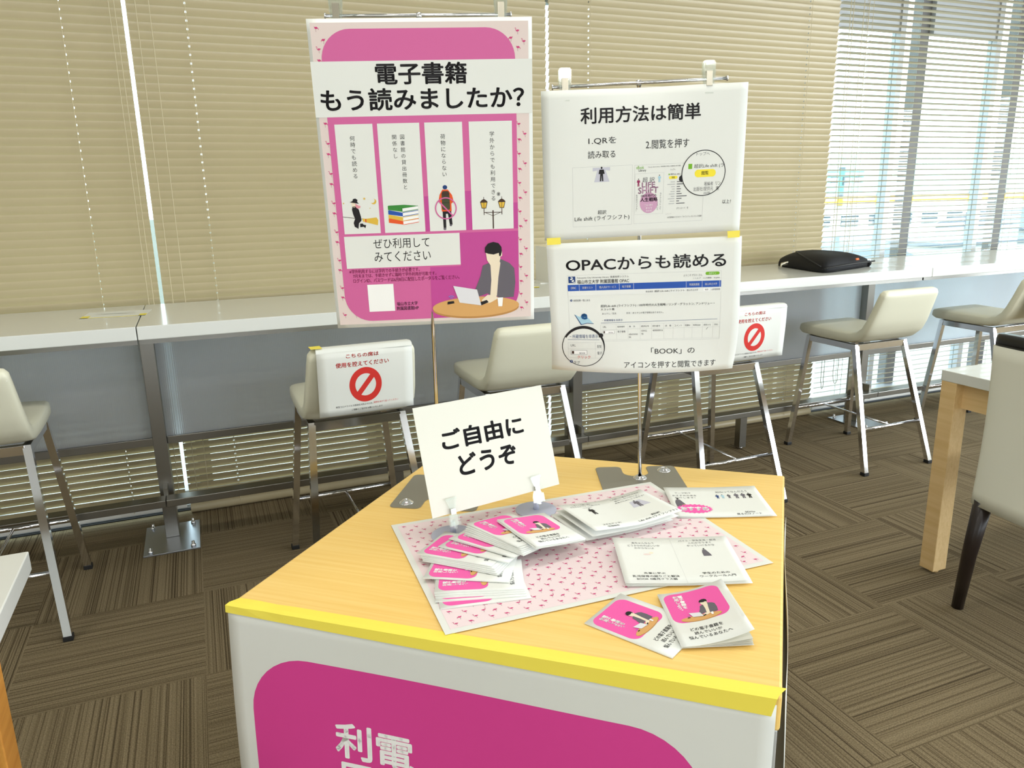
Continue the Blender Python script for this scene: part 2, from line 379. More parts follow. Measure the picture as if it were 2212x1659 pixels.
def laptop_man(s, tx, ty, k, l=4):
    T = lambda pts: [(tx + x * k, ty + y * k) for x, y in pts]
    s.poly([(tx + (295 + 92 * math.cos(i * PI / 20)) * k, ty + (564 + 21 * math.sin(i * PI / 20)) * k) for i in range(40)], M_dtan, l)
    s.poly([(tx + (295 + 92.5 * math.cos(i * PI / 20)) * k, ty + (560 + 21 * math.sin(i * PI / 20)) * k) for i in range(40)], M_tan, l + 1)
    s.poly(T([(329, 468), (312, 474), (306, 497), (293, 527), (298, 540), (320, 533), (326, 537), (340, 540), (345, 544), (376, 543), (380, 512), (378, 482), (368, 471), (350, 462)]), M_suit, l + 2)
    s.poly(T([(328, 472), (334, 478), (347, 466), (349, 470), (344, 500), (340, 539), (326, 537), (329, 505)]), M_skin, l + 3)
    s.poly(T([(319, 448), (336, 452), (350, 446), (349, 462), (346, 470), (334, 478), (328, 474), (321, 463)]), M_skin, l + 4)
    s.poly(T([(350, 446), (353, 446), (353, 455), (350, 457)]), M_skin, l + 4)
    s.poly(T([(317, 447), (317.5, 437), (324, 429), (335, 426), (346, 429), (352, 437), (352.5, 447), (350, 455), (347, 456), (346, 449), (335, 452), (324, 450)]), M_ink, l + 5)
    s.poly(T([(307, 547), (320, 536), (338, 538), (342, 545), (326, 553), (312, 555)]), M_skin, l + 4)
    s.poly(T([(306, 558), (322, 552), (318, 547), (304, 551)]), M_ink, l + 5)
    s.poly(T([(248, 514), (298, 524), (306, 558), (260, 550)]), M_lap, l + 6)
    s.poly(T([(341, 543), (353, 543), (351, 562), (342.5, 562)]), M_white, l + 6)
    s.poly(T([(235, 547), (248, 546), (249, 551), (234, 553)]), M_ink, l + 4)
    for r in (4, 8):
        s.line(T([(243 + r * math.cos(rad(a)), 543 + r * math.sin(rad(a))) for a in range(225, 316, 15)]), 2 * k, M_purp, l + 4)
def figure(s, x, y, h, col, l=2, seated=False):
    """small printed person, head to feet h mm"""
    s.ell(x, y + h * .08, h * .06, h * .08, M_ink, l, 16)
    if seated:
        s.poly([(x - h * .12, y + h * .2), (x + h * .1, y + h * .18), (x + h * .3, y + h * .75), (x + h * .35, y + h), (x - h * .2, y + h), (x - h * .2, y + h * .5)], col, l)
    else:
        s.poly([(x - h * .16, y + h * .2), (x + h * .16, y + h * .2), (x + h * .22, y + h * .5), (x + h * .1, y + h * .5), (x + h * .13, y + h), (x + h * .03, y + h), (x, y + h * .6), (x - h * .03, y + h), (x - h * .13, y + h), (x - h * .1, y + h * .5), (x - h * .22, y + h * .5)], col, l)

# ================================================================== THE ROOM
XL, XR, YB, YW = -3.6, 7.4, -9, 3.34
struct('floor', MB().box(XL, XR, YB, YW, -.1, 0), M_carpet)
struct('ceiling', MB().box(XL - .1, XR + .1, YB - .1, 3.9, CEIL, CEIL + .12), M_ceil)
struct('wall_left', MB().box(XL - .12, XL, YB, 3.6, -.1, CEIL), M_wall)
struct('wall_right', MB().box(XR, XR + .12, YB, 3.6, -.1, CEIL), M_wall)
struct('wall_back', MB().box(XL - .12, XR + .12, YB - .12, YB, -.1, CEIL), M_wall)
struct('wall_front', MB().box(XL, XR, 3.36, 3.6, 2.6, CEIL), M_wall)
sill = MB().box(XL, XR, YW, 3.56, -.1, .004, 1).box(XL, XR, 3.36, 3.372, .004, .02).box(XL, XR, 3.40, 3.412, .004, .03).box(XL, XR, 3.44, 3.56, .004, .055)
struct('trim_1', sill, [M_alu, M_dark])
n_trim = 2; n_win = 1
xs_thin = [3.86 + .795 * k for k in range(-9, 5)]; xs_thick = [4.07 + .83 * k for k in range(-9, 5)]
for x in xs_thin:
    struct('trim_%d' % n_trim, MB().box(x - .02, x + .02, 3.46, 3.52, .055, 2.6), M_alu); n_trim += 1
for x in xs_thick:
    struct('trim_%d' % n_trim, MB().box(x - .04, x + .04, 3.50, 3.555, .055, 2.6), mat('grey_mullion', (120, 120, 122), .5)); n_trim += 1
for a, b in zip(xs_thick, xs_thin[1:]):                        # lowered head over every wide pane, then the panes
    struct('trim_%d' % n_trim, MB().box(a + .04, b - .02, 3.47, 3.52, 2.15, 2.6), M_alu); n_trim += 1
    struct('window_%d' % n_win, MB().box(a + .04, b - .02, 3.492, 3.498, .055, 2.15), M_glass); n_win += 1
for a, b in zip(xs_thin, xs_thick):
    struct('window_%d' % n_win, MB().box(a + .02, b - .04, 3.492, 3.498, .055, 2.6), M_glass); n_win += 1

# ------------------------------------------------------------------ venetian blinds
def slats(x0, x1, tilt, z0, z1, holes):
    mb = MB(); w = .035; ct, st = math.cos(tilt), math.sin(tilt)
    cr = .0034; K = 10; xs = [x0]; hc = set()
    for h in sorted(holes): xs += [h - .0027, h + .0027]; hc.add(len(xs) - 2)
    xs.append(x1); sec = []
    for i in range(K + 1):
        t = i / K - .5; c = cr * (1 - 4 * t * t); sec.append((3.312 + t * w * ct - c * st, -t * w * st + c * ct))
    z = z0
    while z < z1:
        j = random.uniform(-.0004, .0004)
        vs = [(x, y, z + zz + j) for x in xs for y, zz in sec]; n = K + 1
        fs = [(a * n + i, (a + 1) * n + i, (a + 1) * n + i + 1, a * n + i + 1) for a in range(len(xs) - 1) for i in range(K) if not (a in hc and i in (4, 5))]
        mb.add(vs, fs, 0, True); z += .03
    return mb
def cord_loop(x, dx, zb, y=3.275):
    p = [(x, y, 2.6), (x, y, zb + .05)]
    p += [(x + dx / 2 - dx / 2 * math.cos(PI * k / 10), y - .004, zb + .05 - .05 * math.sin(PI * k / 10)) for k in range(1, 10)] + [(x + dx, y, zb + .05), (x + dx, y, 2.6)]
    return MB().tube(p, .0016, 6)
def blind(x0, x1, tilt, zb, label, cords, low_round):
    r = empty('venetian_blind', ((x0 + x1) / 2, 3.312, zb)); tag(r, label, 'blind', 'venetian blinds along the window wall')
    inv = Matrix.Translation(-r.location)
    def put(name, mb, m):
        o = mb.build(name, m, r, fix=False); o.data.transform(inv); return o
    holes = [x0 + .2, x1 - .2]
    put('slats', slats(x0, x1, tilt, zb + .055, 2.55, holes), M_blind)
    put('head_rail', MB().box(x0, x1, 3.29, 3.335, 2.565, 2.6), M_whitem)
    if low_round:
        prof = [(.021 * math.cos(a), .021 * math.sin(a)) for a in [PI * k / 8 - PI / 2 for k in range(16)]]
        put('bottom_rail', MB().loft([[(x, 3.312 + a, zb + .022 + b) for a, b in prof] for x in (x0, x1)]), M_blind)
    else: put('bottom_rail', MB().box(x0, x1, 3.296, 3.328, zb + .018, zb + .036, 0, .004), M_whitem)
    for h in holes:
        put('ladder_cord', MB().tube([(h, 3.291, zb + .03), (h, 3.291, 2.57)], .0011, 5).tube([(h, 3.333, zb + .03), (h, 3.333, 2.57)], .0011, 5), M_cord)
    for cx, dx, cz in cords: put('pull_cord', cord_loop(cx, dx, cz), M_cord)
    return r
T = rad(67.5)
blind(-1.838, -.1525, T, .012, 'closed beige venetian blind left of the bright gap behind the jointed counter end', [(-.192, .018, .1)], 0)
blind(-.1385, 1.543, T, 0, 'closed beige venetian blind behind the large pink poster', [(-.105, .045, .09)], 1)
blind(1.5575, 3.232, T, 0, 'closed beige venetian blind behind the white instruction poster, up to the open window', [], 1)
blind(3.243, 4.93, rad(9), .012, 'opened venetian blind with daylight and houses showing through its slats', [(3.27, .02, .16), (3.36, .035, .18)], 0)
blind(4.945, 6.63, rad(9), .012, 'opened venetian blind cut by the right edge of the photo', [], 0)
blind(-3.54, -1.853, T, .012, 'closed beige venetian blind furthest to the left, outside the view', [], 0)

# ------------------------------------------------------------------ counter along the window
for x0, x1, lab in ((-2.0, -.2075, 'white counter top at far left with taped paper, ending at the dark joint'),
                    (-.2045, 1.583, 'white counter top behind the pink poster, right of the dark joint'),
                    (1.586, 3.362, 'white counter top with the black bag lying on it'),
                    (3.365, 5.15, 'white counter top in front of the open blind, cut by the right edge')):
    r = empty('window_counter', ((x0 + x1) / 2, 2.99, .855)); tag(r, lab, 'counter', 'white window counter tops')
    i = Matrix.Translation(-r.location)
    MB().box(x0, x1, 2.70, 3.28, .855, .90, 0, .0025, i).build('slab', M_top, r)
    MB().box(x0 + .004, x1 - .004, 2.75, 2.785, .833, .855, 0, 0, i).build('apron_rail', M_steel, r)
    MB().box(x0 + .004, x1 - .004, 3.20, 3.235, .833, .855, 0, 0, i).build('apron_rail', M_steel, r)
def panel_sheet(h, r):
    mb = MB(); v = [(x, y, z) for y in (-.003, .003) for x, z in ((-h, .028), (h, .028), (h, .455), (-h, .455))]
    mb.add(v, [(0, 1, 2, 3)], 0); mb.add(v, [(7, 6, 5, 4), (0, 4, 5, 1), (1, 5, 6, 2), (2, 6, 7, 3), (3, 7, 4, 0)], 1)
    return mb.build('sheet', [M_panel, M_glass], r)
px_ = (-1.985, -.207, 1.583, 3.375)
for x, lab in zip(px_, ('steel counter post at the far left end', 'flat steel counter post on a bolted floor plate, below the dark joint', 'steel counter post behind the middle stools, half hidden by a stool', 'steel counter post behind the stool under the black bag')):
    r = empty('counter_post', (x, 3.115, 0)); tag(r, lab, 'post', 'steel posts under the window counter')
    MB().box(-.024, .024, -.047, .047, .006, .833, 0, .0015).build('column', M_steel, r)
    MB().box(-.02, .2 - .02 - .0, -.047, .047, .825, .833).build('top_plate', M_steel, r)
    bp = MB().box(-.1, .1, -.19, .09, .0, .006, 0, .001).build('base_plate', mat('floor_plate', (190, 196, 206), .3, 1), r)
    for bx, by in ((-.075, -.165), (.075, -.165), (-.075, .065), (.075, .065)):
        MB().lathe([(.009, .006), (.009, .012), (.006, .014), (.005, .026), (0, .027)], (bx, by, 0), 12).build('bolt', M_chrome, bp)
    MB().box(-.008, .008, -.1, -.046, .15, .23, 0, .001).build('rail_bracket', M_steel, r)
for (a, b), lab in zip(zip(px_, px_[1:]), ('translucent privacy panel under the counter, left of the post with the bolted floor plate', 'translucent privacy panel under the counter behind the chair with the red notice', 'translucent privacy panel under the counter behind the stool with the half hidden red notice')):
    r = empty('privacy_panel', ((a + b) / 2, 3.115, .378)); tag(r, lab, 'panel', 'frosted panels under the window counter'); h = (b - a) / 2 - .0245
    panel_sheet(h, r)
    MB().box(-h, h, -.014, .014, 0, .03, 0, .002).build('bottom_rail', M_steel, r)
r = empty('privacy_panel', (4.3, 3.115, .378)); tag(r, 'bright translucent privacy panel under the counter in front of the open blind', 'panel', 'frosted panels under the window counter')
panel_sheet(.9, r); MB().box(-.9, .9, -.014, .014, 0, .03, 0, .002).build('bottom_rail', M_steel, r)
for (a, b), lab in zip(zip(px_, px_[1:] + (0,)), ('steel foot rail under the counter at the far left', 'steel foot rail under the counter behind the stool with the red notice', 'steel foot rail under the counter resting on a short leg, behind the poster stand')):
    r = empty('foot_rail', ((a + b) / 2, 2.99, 0)); tag(r, lab, 'rail', 'steel foot rails under the counter'); h = (b - a) / 2 - .001
    MB().box(-h, h, -.03, .03, .172, .200, 0, .002).build('bar', M_steel, r)
    MB().box(-.02, .02, -.02, .02, .012, .172).build('leg', M_steel, r); MB().lathe([(.012, 0), (.016, .012)], (0, 0, 0), 12).build('leg_glide', M_chrome, r)
r = empty('foot_rail', (4.28, 2.99, 0)); tag(r, 'steel foot rail under the counter in front of the open blind', 'rail', 'steel foot rails under the counter'); MB().box(-.903, .9, -.03, .03, .172, .2, 0, .002).build('bar', M_steel, r)
MB().box(-.02, .02, -.02, .02, .0, .172).build('leg', M_steel, r)

# ------------------------------------------------------------------ bar stools
def sup(n, a, b, e=.35):
    out = []
    for k in range(n):
        t = 2 * PI * k / n; c, s_ = math.cos(t), math.sin(t)
        out.append((a * math.copysign(abs(c) ** e, c), b * math.copysign(abs(s_) ** e, s_)))
    return out
def stool():
    r = empty('bar_stool')
    path = [(.262, .618, .155, .010), (.258, .617, .166, .022), (.235, .614, .172, .030), (.12, .611, .176, .030), (0, .611, .178, .029), (-.07, .614, .179, .028), (-.115, .626, .179, .027), (-.15, .655, .179, .026), (-.172, .695, .177, .025), (-.192, .745, .173, .024), (-.212, .80, .169, .024), (-.222, .828, .166, .023), (-.226, .841, .158, .017), (-.228, .846, .14, .008)]
    # finer path
    P = []
    for i in range(len(path) - 1):
        for k in range(3):
            t = k / 3; P.append(tuple(path[i][j] * (1 - t) + path[i + 1][j] * t for j in range(4)))
    P.append(path[-1]); rings = []
    for i, (y, z, w, th) in enumerate(P):
        a = P[max(i - 1, 0)]; b = P[min(i + 1, len(P) - 1)]; d = Vector((0, b[0] - a[0], b[1] - a[1])).normalized(); n = Vector((1, 0, 0)).cross(d)
        rings.append([(x, y + n.y * q, z + n.z * q) for x, q in sup(32, w, th)])
    MB().loft(rings).build('seat', M_leather, r)
    MB().tube([(-.163, -.2330, .812), (-.1, -.2345, .8125), (.1, -.2345, .8125), (.163, -.2330, .812)], .0022, 6).build('piping', M_piping, r)
    for s in (-1, 1):
        for f, t in (((.2025 * s, -.255, .012), (.151 * s, -.085, .583)), ((.2025 * s, .245, .012), (.151 * s, .200, .583))):
            lg = MB().bar(f, t, .023, .023).build('leg', M_chrome, r)
            MB().box(f[0] - .014, f[0] + .014, f[1] - .014, f[1] + .014, 0, .016, 0, .002).build('foot_cap', M_dark, lg)
    fr = MB()
    for s in (-1, 1): fr.box(.151 * s - .011, .151 * s + .011, -.085, .2, .555, .583, 0, .001)
    fr.box(-.145, .145, -.099, -.077, .553, .583, 0, .001).box(-.145, .145, .19, .21, .557, .583, 0, .001)
    fr.build('seat_frame', M_chrome, r)
    MB().tube([(-.184, -.197, .2), (.184, -.197, .2)], .0085).build('foot_rest', M_chrome, r)
    MB().tube([(-.184, .230, .2), (.184, .230, .2)], .0085).build('foot_rest', M_chrome, r)
    MB().tube([(0, -.197, .2), (0, .23, .2)], .005).build('stretcher', M_chrome, r)
    return r
st0 = stool()
spots = [(2.945, 2.69, 0, 'cream bar stool standing under the black bag, fully in view'),
         (.436, 2.535, 1.5, 'cream bar stool with the fully visible red notice, left of the white card'),
         (1.085, 2.62, 0, 'cream bar stool without notice between the pink poster and the white instruction poster'),
         (1.99, 2.605, 0, 'cream bar stool whose red notice is half hidden by the white instruction poster'),
         (3.885, 2.70, 0, 'cream bar stool at the right edge behind the white-covered dining chair'),
         (-.69, 2.68, 0, 'cream bar stool cut by the left edge of the photo')]
for i, (x, y, a, lab) in enumerate(spots):
    o = st0 if i == 0 else copy_tree(st0)
    o.location = (x, y, 0); o.rotation_euler.z = rad(a); tag(o, lab, 'stool', 'cream bar stools at the window counter')

def notice(cx, y, label, rz=0):
    """paper draped over the back of a stool: front sheet plus fold over the top"""
    q = [(-.149, -.2520, .838), (.149, -.2520, .838), (.147, -.244, .640), (-.151, -.244, .638)]
    sh = Sheet(q, 310, 190, M_paper2, lambda u, v: .004 * math.sin(PI * v) * (1 - v) + .002 * math.sin(5 * u), nu=10, nv=10)
    sh.text('こちらの席は', 92, 7, 198, 20, M_red, .02); sh.text('使用を控えてください', 58, 31, 230, 46, M_red, .02)
    f = lambda r, n=48: [(151 + r * math.cos(2 * PI * k / n), 104 + r * math.sin(2 * PI * k / n)) for k in range(n)]
    sh.ring(151, 104, 53, 34, M_red, 2); sh.poly([(151 + a * .66 - b * .75, 104 - a * .75 - b * .66) for a, b in ((-36, -8), (36, -8), (36, 8), (-36, 8))], M_red, 3)
    sh.text('新型コロナウイルス感染拡大防止のため、', 52, 161, 172, 167); sh.text('間隔をあけて座ってください', 175, 160, 257, 166, M_red); sh.text('ご理解とご協力をお願いいたします', 102, 174, 204, 180)
    sh.mb.add([(-.149, -.2520, .838), (.149, -.2520, .838), (.1488, -.2475, .8475), (-.1488, -.2475, .8475), (.148, -.234, .852), (-.148, -.234, .852), (.147, -.2, .849), (-.147, -.2, .849)], [(0, 1, 2, 3), (3, 2, 4, 5), (5, 4, 6, 7)], 0, True)
    o = sh.build('notice'); o.location = (cx, y, 0); o.rotation_euler.z = rad(rz); tag(o, label, 'notice', 'red no-sitting notices on stools')
    tp = MB().box(-.162, -.128, -.246, -.2, .8528, .8536, 0, .0002).build('tape', M_tape, o)
    return o
notice(.436 + .004, 2.535, 'notice with red no-entry sign draped over the stool left of the white card', 1.5)
notice(1.99 + .008, 2.605, 'notice with red no-entry sign half hidden behind the white instruction poster')
notice(3.885 + .012, 2.70, 'white notice on the stool at the right edge of the photo')

# ------------------------------------------------------------------ things on the counter
def pillow_bag():
    r = empty('laptop_bag', (2.96, 3.0, .9)); tag(r, 'black nylon laptop bag lying flat on the white counter', 'bag')
    Q = [Vector((-.225, -.235, 0)), Vector((.235, -.085, 0)), Vector((.155, .2, 0)), Vector((-.15, .2, 0))]
    n = 20; vs = []
    def pt(u, v, top):
        a = Q[0].lerp(Q[1], u); b = Q[3].lerp(Q[2], u); p = a.lerp(b, v)
        e = max(0, (1 - abs(2 * u - 1) ** 3.2)) ** .5 * max(0, (1 - abs(2 * v - 1) ** 3.2)) ** .5
        c = .5 * (1 - .09 * (abs(2 * u - 1) ** 6 * abs(2 * v - 1) ** 6)); ctr = (Q[0] + Q[2] + Q[1] + Q[3]) / 4
        p = ctr + (p - ctr) * (2 * c)
        h = (.024 + .058 * e * (.8 + .25 * math.sin(2.6 * u + .9)) + .003 * math.sin(9 * u + 4 * v)) if top else .003
        return (p.x, p.y, h)
    for top in (1, 0):
        for j in range(n + 1):
            for i in range(n + 1): vs.append(pt(i / n, j / n, top))
    R = n + 1; B = R * R; F = []
    for j in range(n):
        for i in range(n): a = j * R + i; F += [(a, a + 1, a + R + 1, a + R), (B + a, B + a + R, B + a + R + 1, B + a + 1)]
    rim = [i for i in range(n)] + [n + j * R for j in range(n)] + [n * R + i for i in range(n, 0, -1)] + [j * R for j in range(n, 0, -1)]
    for k in range(len(rim)): a, b = rim[k], rim[(k + 1) % len(rim)]; F.append((a, B + a, B + b, b))
    MB().add(vs, F, 0, True).build('body', M_bag, r)
    MB().tube([(-.235, -.245, .026), (0, -.172, .03), (.238, -.092, .027)], .004, 8).build('zip', M_dark, r)
    MB().tube([(-.22, -.2, .03), (-.19, -.05, .068), (-.1, .1, .078), (.05, .14, .076)], .003, 8).build('seam', M_dark, r)
    MB().box(-.014, .014, -.002, .002, .0, .009, 0, 0, Matrix.Translation((.06, -.152, .045)) @ Matrix.Rotation(rad(18), 4, 'Z') @ Matrix.Rotation(rad(-30), 4, 'X')).build('orange_tag', mat('orange_tag', (236, 110, 50), .6), r)['label'] = 'small orange tag'
    MB().tube([(.19, -.09, .012), (.235, -.06, .014), (.262, -.035, .02)], [.016, .014, .006], 10).build('strap_end', M_bag, r)
    MB().tube([(-.20, .04, .03), (-.225, .06, .024), (-.235, .055, .008)], [.01, .007, .004], 10).build('zip_pull', M_spring, r)
pillow_bag()
q = [(-.386, 3.141, .9008), (-.176, 3.12, .9008), (-.1905, 2.961, .9008), (-.401, 2.983, .9008)]
sh = Sheet(q, 210, 160, M_paper2)
for k in range(9): sh.line([(30 + 5 * k, 60 + 6 * (k % 4)), (70 + 9 * k, 58 + 9 * (k % 3)), (120 + 7 * k, 70 + 5 * (k % 4))], .9, M_ink3, 1)
sh.rect(0, 148, 210, 160, M_tape, 2); sh.poly([(0, 100), (26, 100), (26, 160), (0, 160)], M_tape, 2); sh.poly([(186, 105), (210, 105), (210, 160), (186, 160)], M_tape, 2)
tag(sh.build('taped_paper'), 'faint drawing on paper taped in yellow across the counter joint at left', 'paper', 'papers taped to the counter')
q = [(1.15, 3.14, .9008), (1.36, 3.12, .9008), (1.345, 2.965, .9008), (1.135, 2.985, .9008)]
sh = Sheet(q, 210, 160, M_paper2); sh.rect(0, 148, 210, 160, M_tape, 2); sh.poly([(186, 105), (222, 118), (210, 160), (186, 160)], M_tape, 2)
tag(sh.build('taped_paper'), 'taped paper on the counter peeking out right of the pink poster', 'paper', 'papers taped to the counter')
q = [(3.2, 3.23, .9008), (3.42, 3.21, .9008), (3.40, 3.04, .9008), (3.18, 3.06, .9008)]
sh = Sheet(q, 210, 160, M_paper2); sh.rect(0, 0, 60, 12, M_tape, 2); sh.rect(0, 0, 14, 40, M_tape, 2)
tag(sh.build('taped_paper'), 'taped paper on the counter just behind the black bag', 'paper', 'papers taped to the counter')
r = empty('desk_divider', (1.455, 3.15, .9)); tag(r, 'small white upright divider on the counter between the two big posters', 'divider')
MB().box(0, .006, -.06, .1, 0, .16, 0, .001).build('plate', M_whitem, r); MB().box(-.04, 0, -.04, .09, 0, .003).build('foot', M_whitem, r)

# ================================================================== DISPLAY TABLE
ZT = .652
A2, B2, C2, D2 = (-.0114, 1.2109), (.6401, .6619), (1.1958, 1.2821), (.5558, 1.8162)
t = empty('display_table', (.595, 1.243, 0)); tag(t, 'low square display table with yellow oak top carrying the booklets', 'table')
def loc2(p, k=1.0): return ((p[0] - .595) * k, (p[1] - 1.243) * k)
MB().prism([loc2(p) for p in (A2, B2, C2, D2)], .598, ZT, 0, None, .004).build('table_top', M_wood, t)
ap = MB()
cs = [loc2(p, .93) for p in (A2, B2, C2, D2)]
M_panelw = mat('pale_grey_panel', (206, 208, 204), .5)
for i in range(4):
    a, b = Vector((*cs[i], 0)), Vector((*cs[(i + 1) % 4], 0)); d = (b - a).normalized(); n = Vector((-d.y, d.x, 0)) * .012
    vs = [p + Vector((0, 0, z)) for z in (.52, .598) for p in (a, b, b + n, a + n)]
    ap.add(vs, [(0, 1, 2, 3), (7, 6, 5, 4), (0, 4, 5, 1), (1, 5, 6, 2), (2, 6, 7, 3), (3, 7, 4, 0)])
ap.build('apron', M_panelw, t)
for p in (A2, B2, C2, D2):
    x, y = loc2(p, .94); MB().box(-.022, .022, -.022, .022, 0, .598, 0, .003, Matrix.Translation((x, y, 0)) @ Matrix.Rotation(rad(-40), 4, 'Z')).build('leg', mat('grey_metal_leg', (186, 188, 186), .4, .3), t)
U = Vector((.7646, -.6443, 0)); NF = Vector((-.6443, -.7646, 0))
def bp(s_, z, off): return Vector((-.0114, 1.2109, 0)) + U * s_ + NF * off + Vector((0, 0, z))
sh = Sheet([bp(-.003, .646, .0035), bp(.846, .640, .0035), bp(.840, .03, .006), bp(-.020, .03, .006)], 846, 612, M_paper,
           lambda u, v: .004 * math.sin(7 * u + 2) * math.sin(PI * min(1, v * 1.6)) + .004 * v - .004 * math.exp(-((u - .05) / .05) ** 2) * v, nu=40, nv=24, split=40)
sh.rr(36, 72, 765, 560, 108, M_ban, 2)
sh.vtext('利用しよう。', 221, 170, 70, M_white, .022, 4); sh.vtext('電子書籍を', 290, 174, 70, M_white, .022, 4)
laptop_man(sh, -120, -880, 2.55, 3)
tag(sh.build('banner_poster'), 'white banner sheet with pink rounded panel hanging down the front of the display table', 'poster')
# second sheet hanging on the right side of the table, seen edge on
d2 = (Vector((*C2, 0)) - Vector((*B2, 0))).normalized(); n2 = Vector((d2.y, -d2.x, 0))
def rp(s_, z, off): return Vector((*B2, 0)) + d2 * s_ + n2 * off + Vector((0, 0, z))
sh = Sheet([rp(.02, .638, .005), rp(.62, .640, .005), rp(.62, .06, .012), rp(.015, .06, .012)], 600, 580, M_paper, lambda u, v: .006 * math.sin(PI * v) + .003 * math.sin(6 * u), nu=16, nv=12)
tag(sh.build('banner_poster'), 'white paper sheet hanging on the right side of the display table, seen edge-on', 'poster')
tp = MB(); K = 24
for side in (1,):
    vs = []
    for k in range(K + 1):
        s_ = -.006 + .852 * k / K; w = .0012 * math.sin(9 * k) if k < 3 else 0; dr = .014 + .014 * k / K
        vs += [bp(s_ + .012, ZT + .0009 + w, -.018), bp(s_ + .003, ZT + .0010 + w, -.002), bp(s_, ZT - .0015, .0052 + w), bp(s_ + (-.006 if k == K else 0), ZT - dr, .0062)]
    tp.add(vs, [(k * 4 + i, k * 4 + i + 1, k * 4 + i + 5, k * 4 + i + 4) for k in range(K) for i in range(3)], 0, False)
o = tp.build('masking_tape', M_tape); o.modifiers.new('thick', 'SOLIDIFY').thickness = .0004
tag(o, 'long strip of yellow masking tape along the front edge of the display table', 'tape')

# ------------------------------------------------------------------ poster stands
def clip(name, loc, rz, tilt, label):
    r = empty(name, loc, rad(rz)); r.rotation_euler.x = rad(tilt); tag(r, label, 'clip', 'clear poster clips')
    out = [(-.0085, -.03), (.0085, -.03), (.0105, -.024), (.0105, .006), (.0125, .012), (.0125, .03), (.010, .034), (-.010, .034), (-.0125, .03), (-.0125, .012), (-.0105, .006), (-.0105, -.024)]
    for nm, y0, y1 in (('front_jaw', -.0052, -.0024), ('back_jaw', .0024, .0052)):
        MB().prism(out, y0, y1, 0, Matrix.Rotation(rad(90), 4, 'X') @ Matrix.Scale(-1, 4, (0, 0, 1))).build(nm, M_clear, r)
    for bx in ((-.0125, -.0095, -.0056, .0056, .0, .03), (.0095, .0125, -.0056, .0056, .0, .03), (-.0085, .0085, -.0075, -.0052, .024, .034), (-.0085, .0085, -.0062, -.0052, -.029, -.026)): MB().box(*bx, 0, .0003).build('rib', M_clear, r)
    MB().box(-.0062, .0062, -.0064, -.0056, -.014, .014, 0, .0003).box(-.0062, .0062, -.0056, .0056, .0135, .0145).build('spring', M_spring, r)
    return r
def stand(name, base, ang, top, rod_a, rod_b, label, holes=True):
    r = empty(name, (base[0], base[1], ZT)); tag(r, label, 'stand', 'chrome poster stands on the display table'); rz = Matrix.Rotation(rad(ang), 4, 'Z')
    ol = []
    def corner(x, y, q, rr=.012):
        for k in range(5):
            a = rad(q + k * 22.5); ol.append((x + rr * math.cos(a), y + rr * math.sin(a)))
    corner(.082, .062, 0); corner(.038, .062, 90)
    for k in range(9): a = rad(0 - k * 22.5); ol.append((-.004 + .030 * math.cos(a), .034 + .024 * math.sin(a)))
    corner(-.046, .062, 0); corner(-.082, .062, 90); corner(-.082, -.108, 180); corner(.082, -.108, 270)
    pl = MB().prism(ol, 0, .0016, 0, rz).build('base_plate', M_base, r)
    for (bx, by) in ((0, 0), (.064, .045)):
        c = rz @ Vector((bx, by, 0)); MB().lathe([(.017, .0014), (.015, .0022), (.010, .006), (.0078, .0075), (.0045, .0078), (.0042, .003)], c, 24).build('socket', M_chrome, pl)
    t_ = Vector(top) - r.location
    MB().tube([(0, 0, .002), t_], .0042, 16).build('pole', M_chrome, r)
    a, b = Vector(rod_a) - r.location, Vector(rod_b) - r.location; d = (b - a).normalized()
    rd = MB().tube([a, b], .0032, 14).build('cross_rod', M_chrome, r)
    for p, s_ in ((a, -1), (b, 1)): MB().tube([p, p + d * .003 * s_], .0055, 16).build('end_stop', M_chrome, rd)
    MB().tube([t_ - Vector((0, 0, .004)), t_ + Vector((0, 0, .006))], .0055, 14).build('cross_joint', M_chrome, r)
    return r
stand('poster_stand', (.887, 1.408), -21.7, (.8555, 1.3955, 1.5015), (.6899, 1.4465, 1.4955), (1.0180, 1.331, 1.5085), 'chrome poster stand at the right with two steel base wings, holding the white posters')
stand('poster_stand', (.437, 1.500), 148, (.434, 1.4905, 1.6175), (.2702, 1.539, 1.618), (.5982, 1.4419, 1.6215), 'taller chrome poster stand on the left holding the large pink poster')
clip('poster_clip', (.7075, 1.4295, 1.4955), -19.4, -4, 'clear clip on the left end of the lower chrome rod, above the white poster')
clip('poster_clip', (.9785, 1.3345, 1.5065), -19.4, -4, 'clear clip on the right end of the lower chrome rod, above the white poster')
clip('poster_clip', (.2862, 1.524, 1.6225), -16.5, -4, 'clear clip at the left top of the pink poster, cut by the frame')
clip('poster_clip', (.5777, 1.4372, 1.6255), -16.5, -4, 'clear clip at the right top of the pink poster, cut by the frame')

# ------------------------------------------------------------------ the large pink poster
def near(p, k): return (p[0] * k, p[1] * k, 1.2908 + (p[2] - 1.2908) * k)
q = [(.2316, 1.5305, 1.6091), (.6302, 1.4121, 1.6139), near((.6559, 1.4751, 1.0298), .972), near((.2573, 1.5935, 1.0250), .972)]
sh = Sheet(q, 420, 594, M_paper, lambda u, v: .0025 * math.sin(PI * u) * math.sin(PI * v) - .006 * (1 - math.sin(PI * u)) * max(0, v - .8) * 5 * .6, nu=20, nv=24, split=45)
sh.rect(6, 7, 413, 587, M_border, 1)
flamingos(sh, 6, 7, 413, 587, lambda x, y: (x < 20.5 or x > 391 or y < 15 or y > 565 or ((x < 40 or x > 370) and (y < 45 or y > 555))) and not 74 < y < 178 or (x < 40 and y < 30), 1.0)
sh.rr(21.7, 18, 387, 170, 56, M_pink, 3, (1, 1, 0, 0))
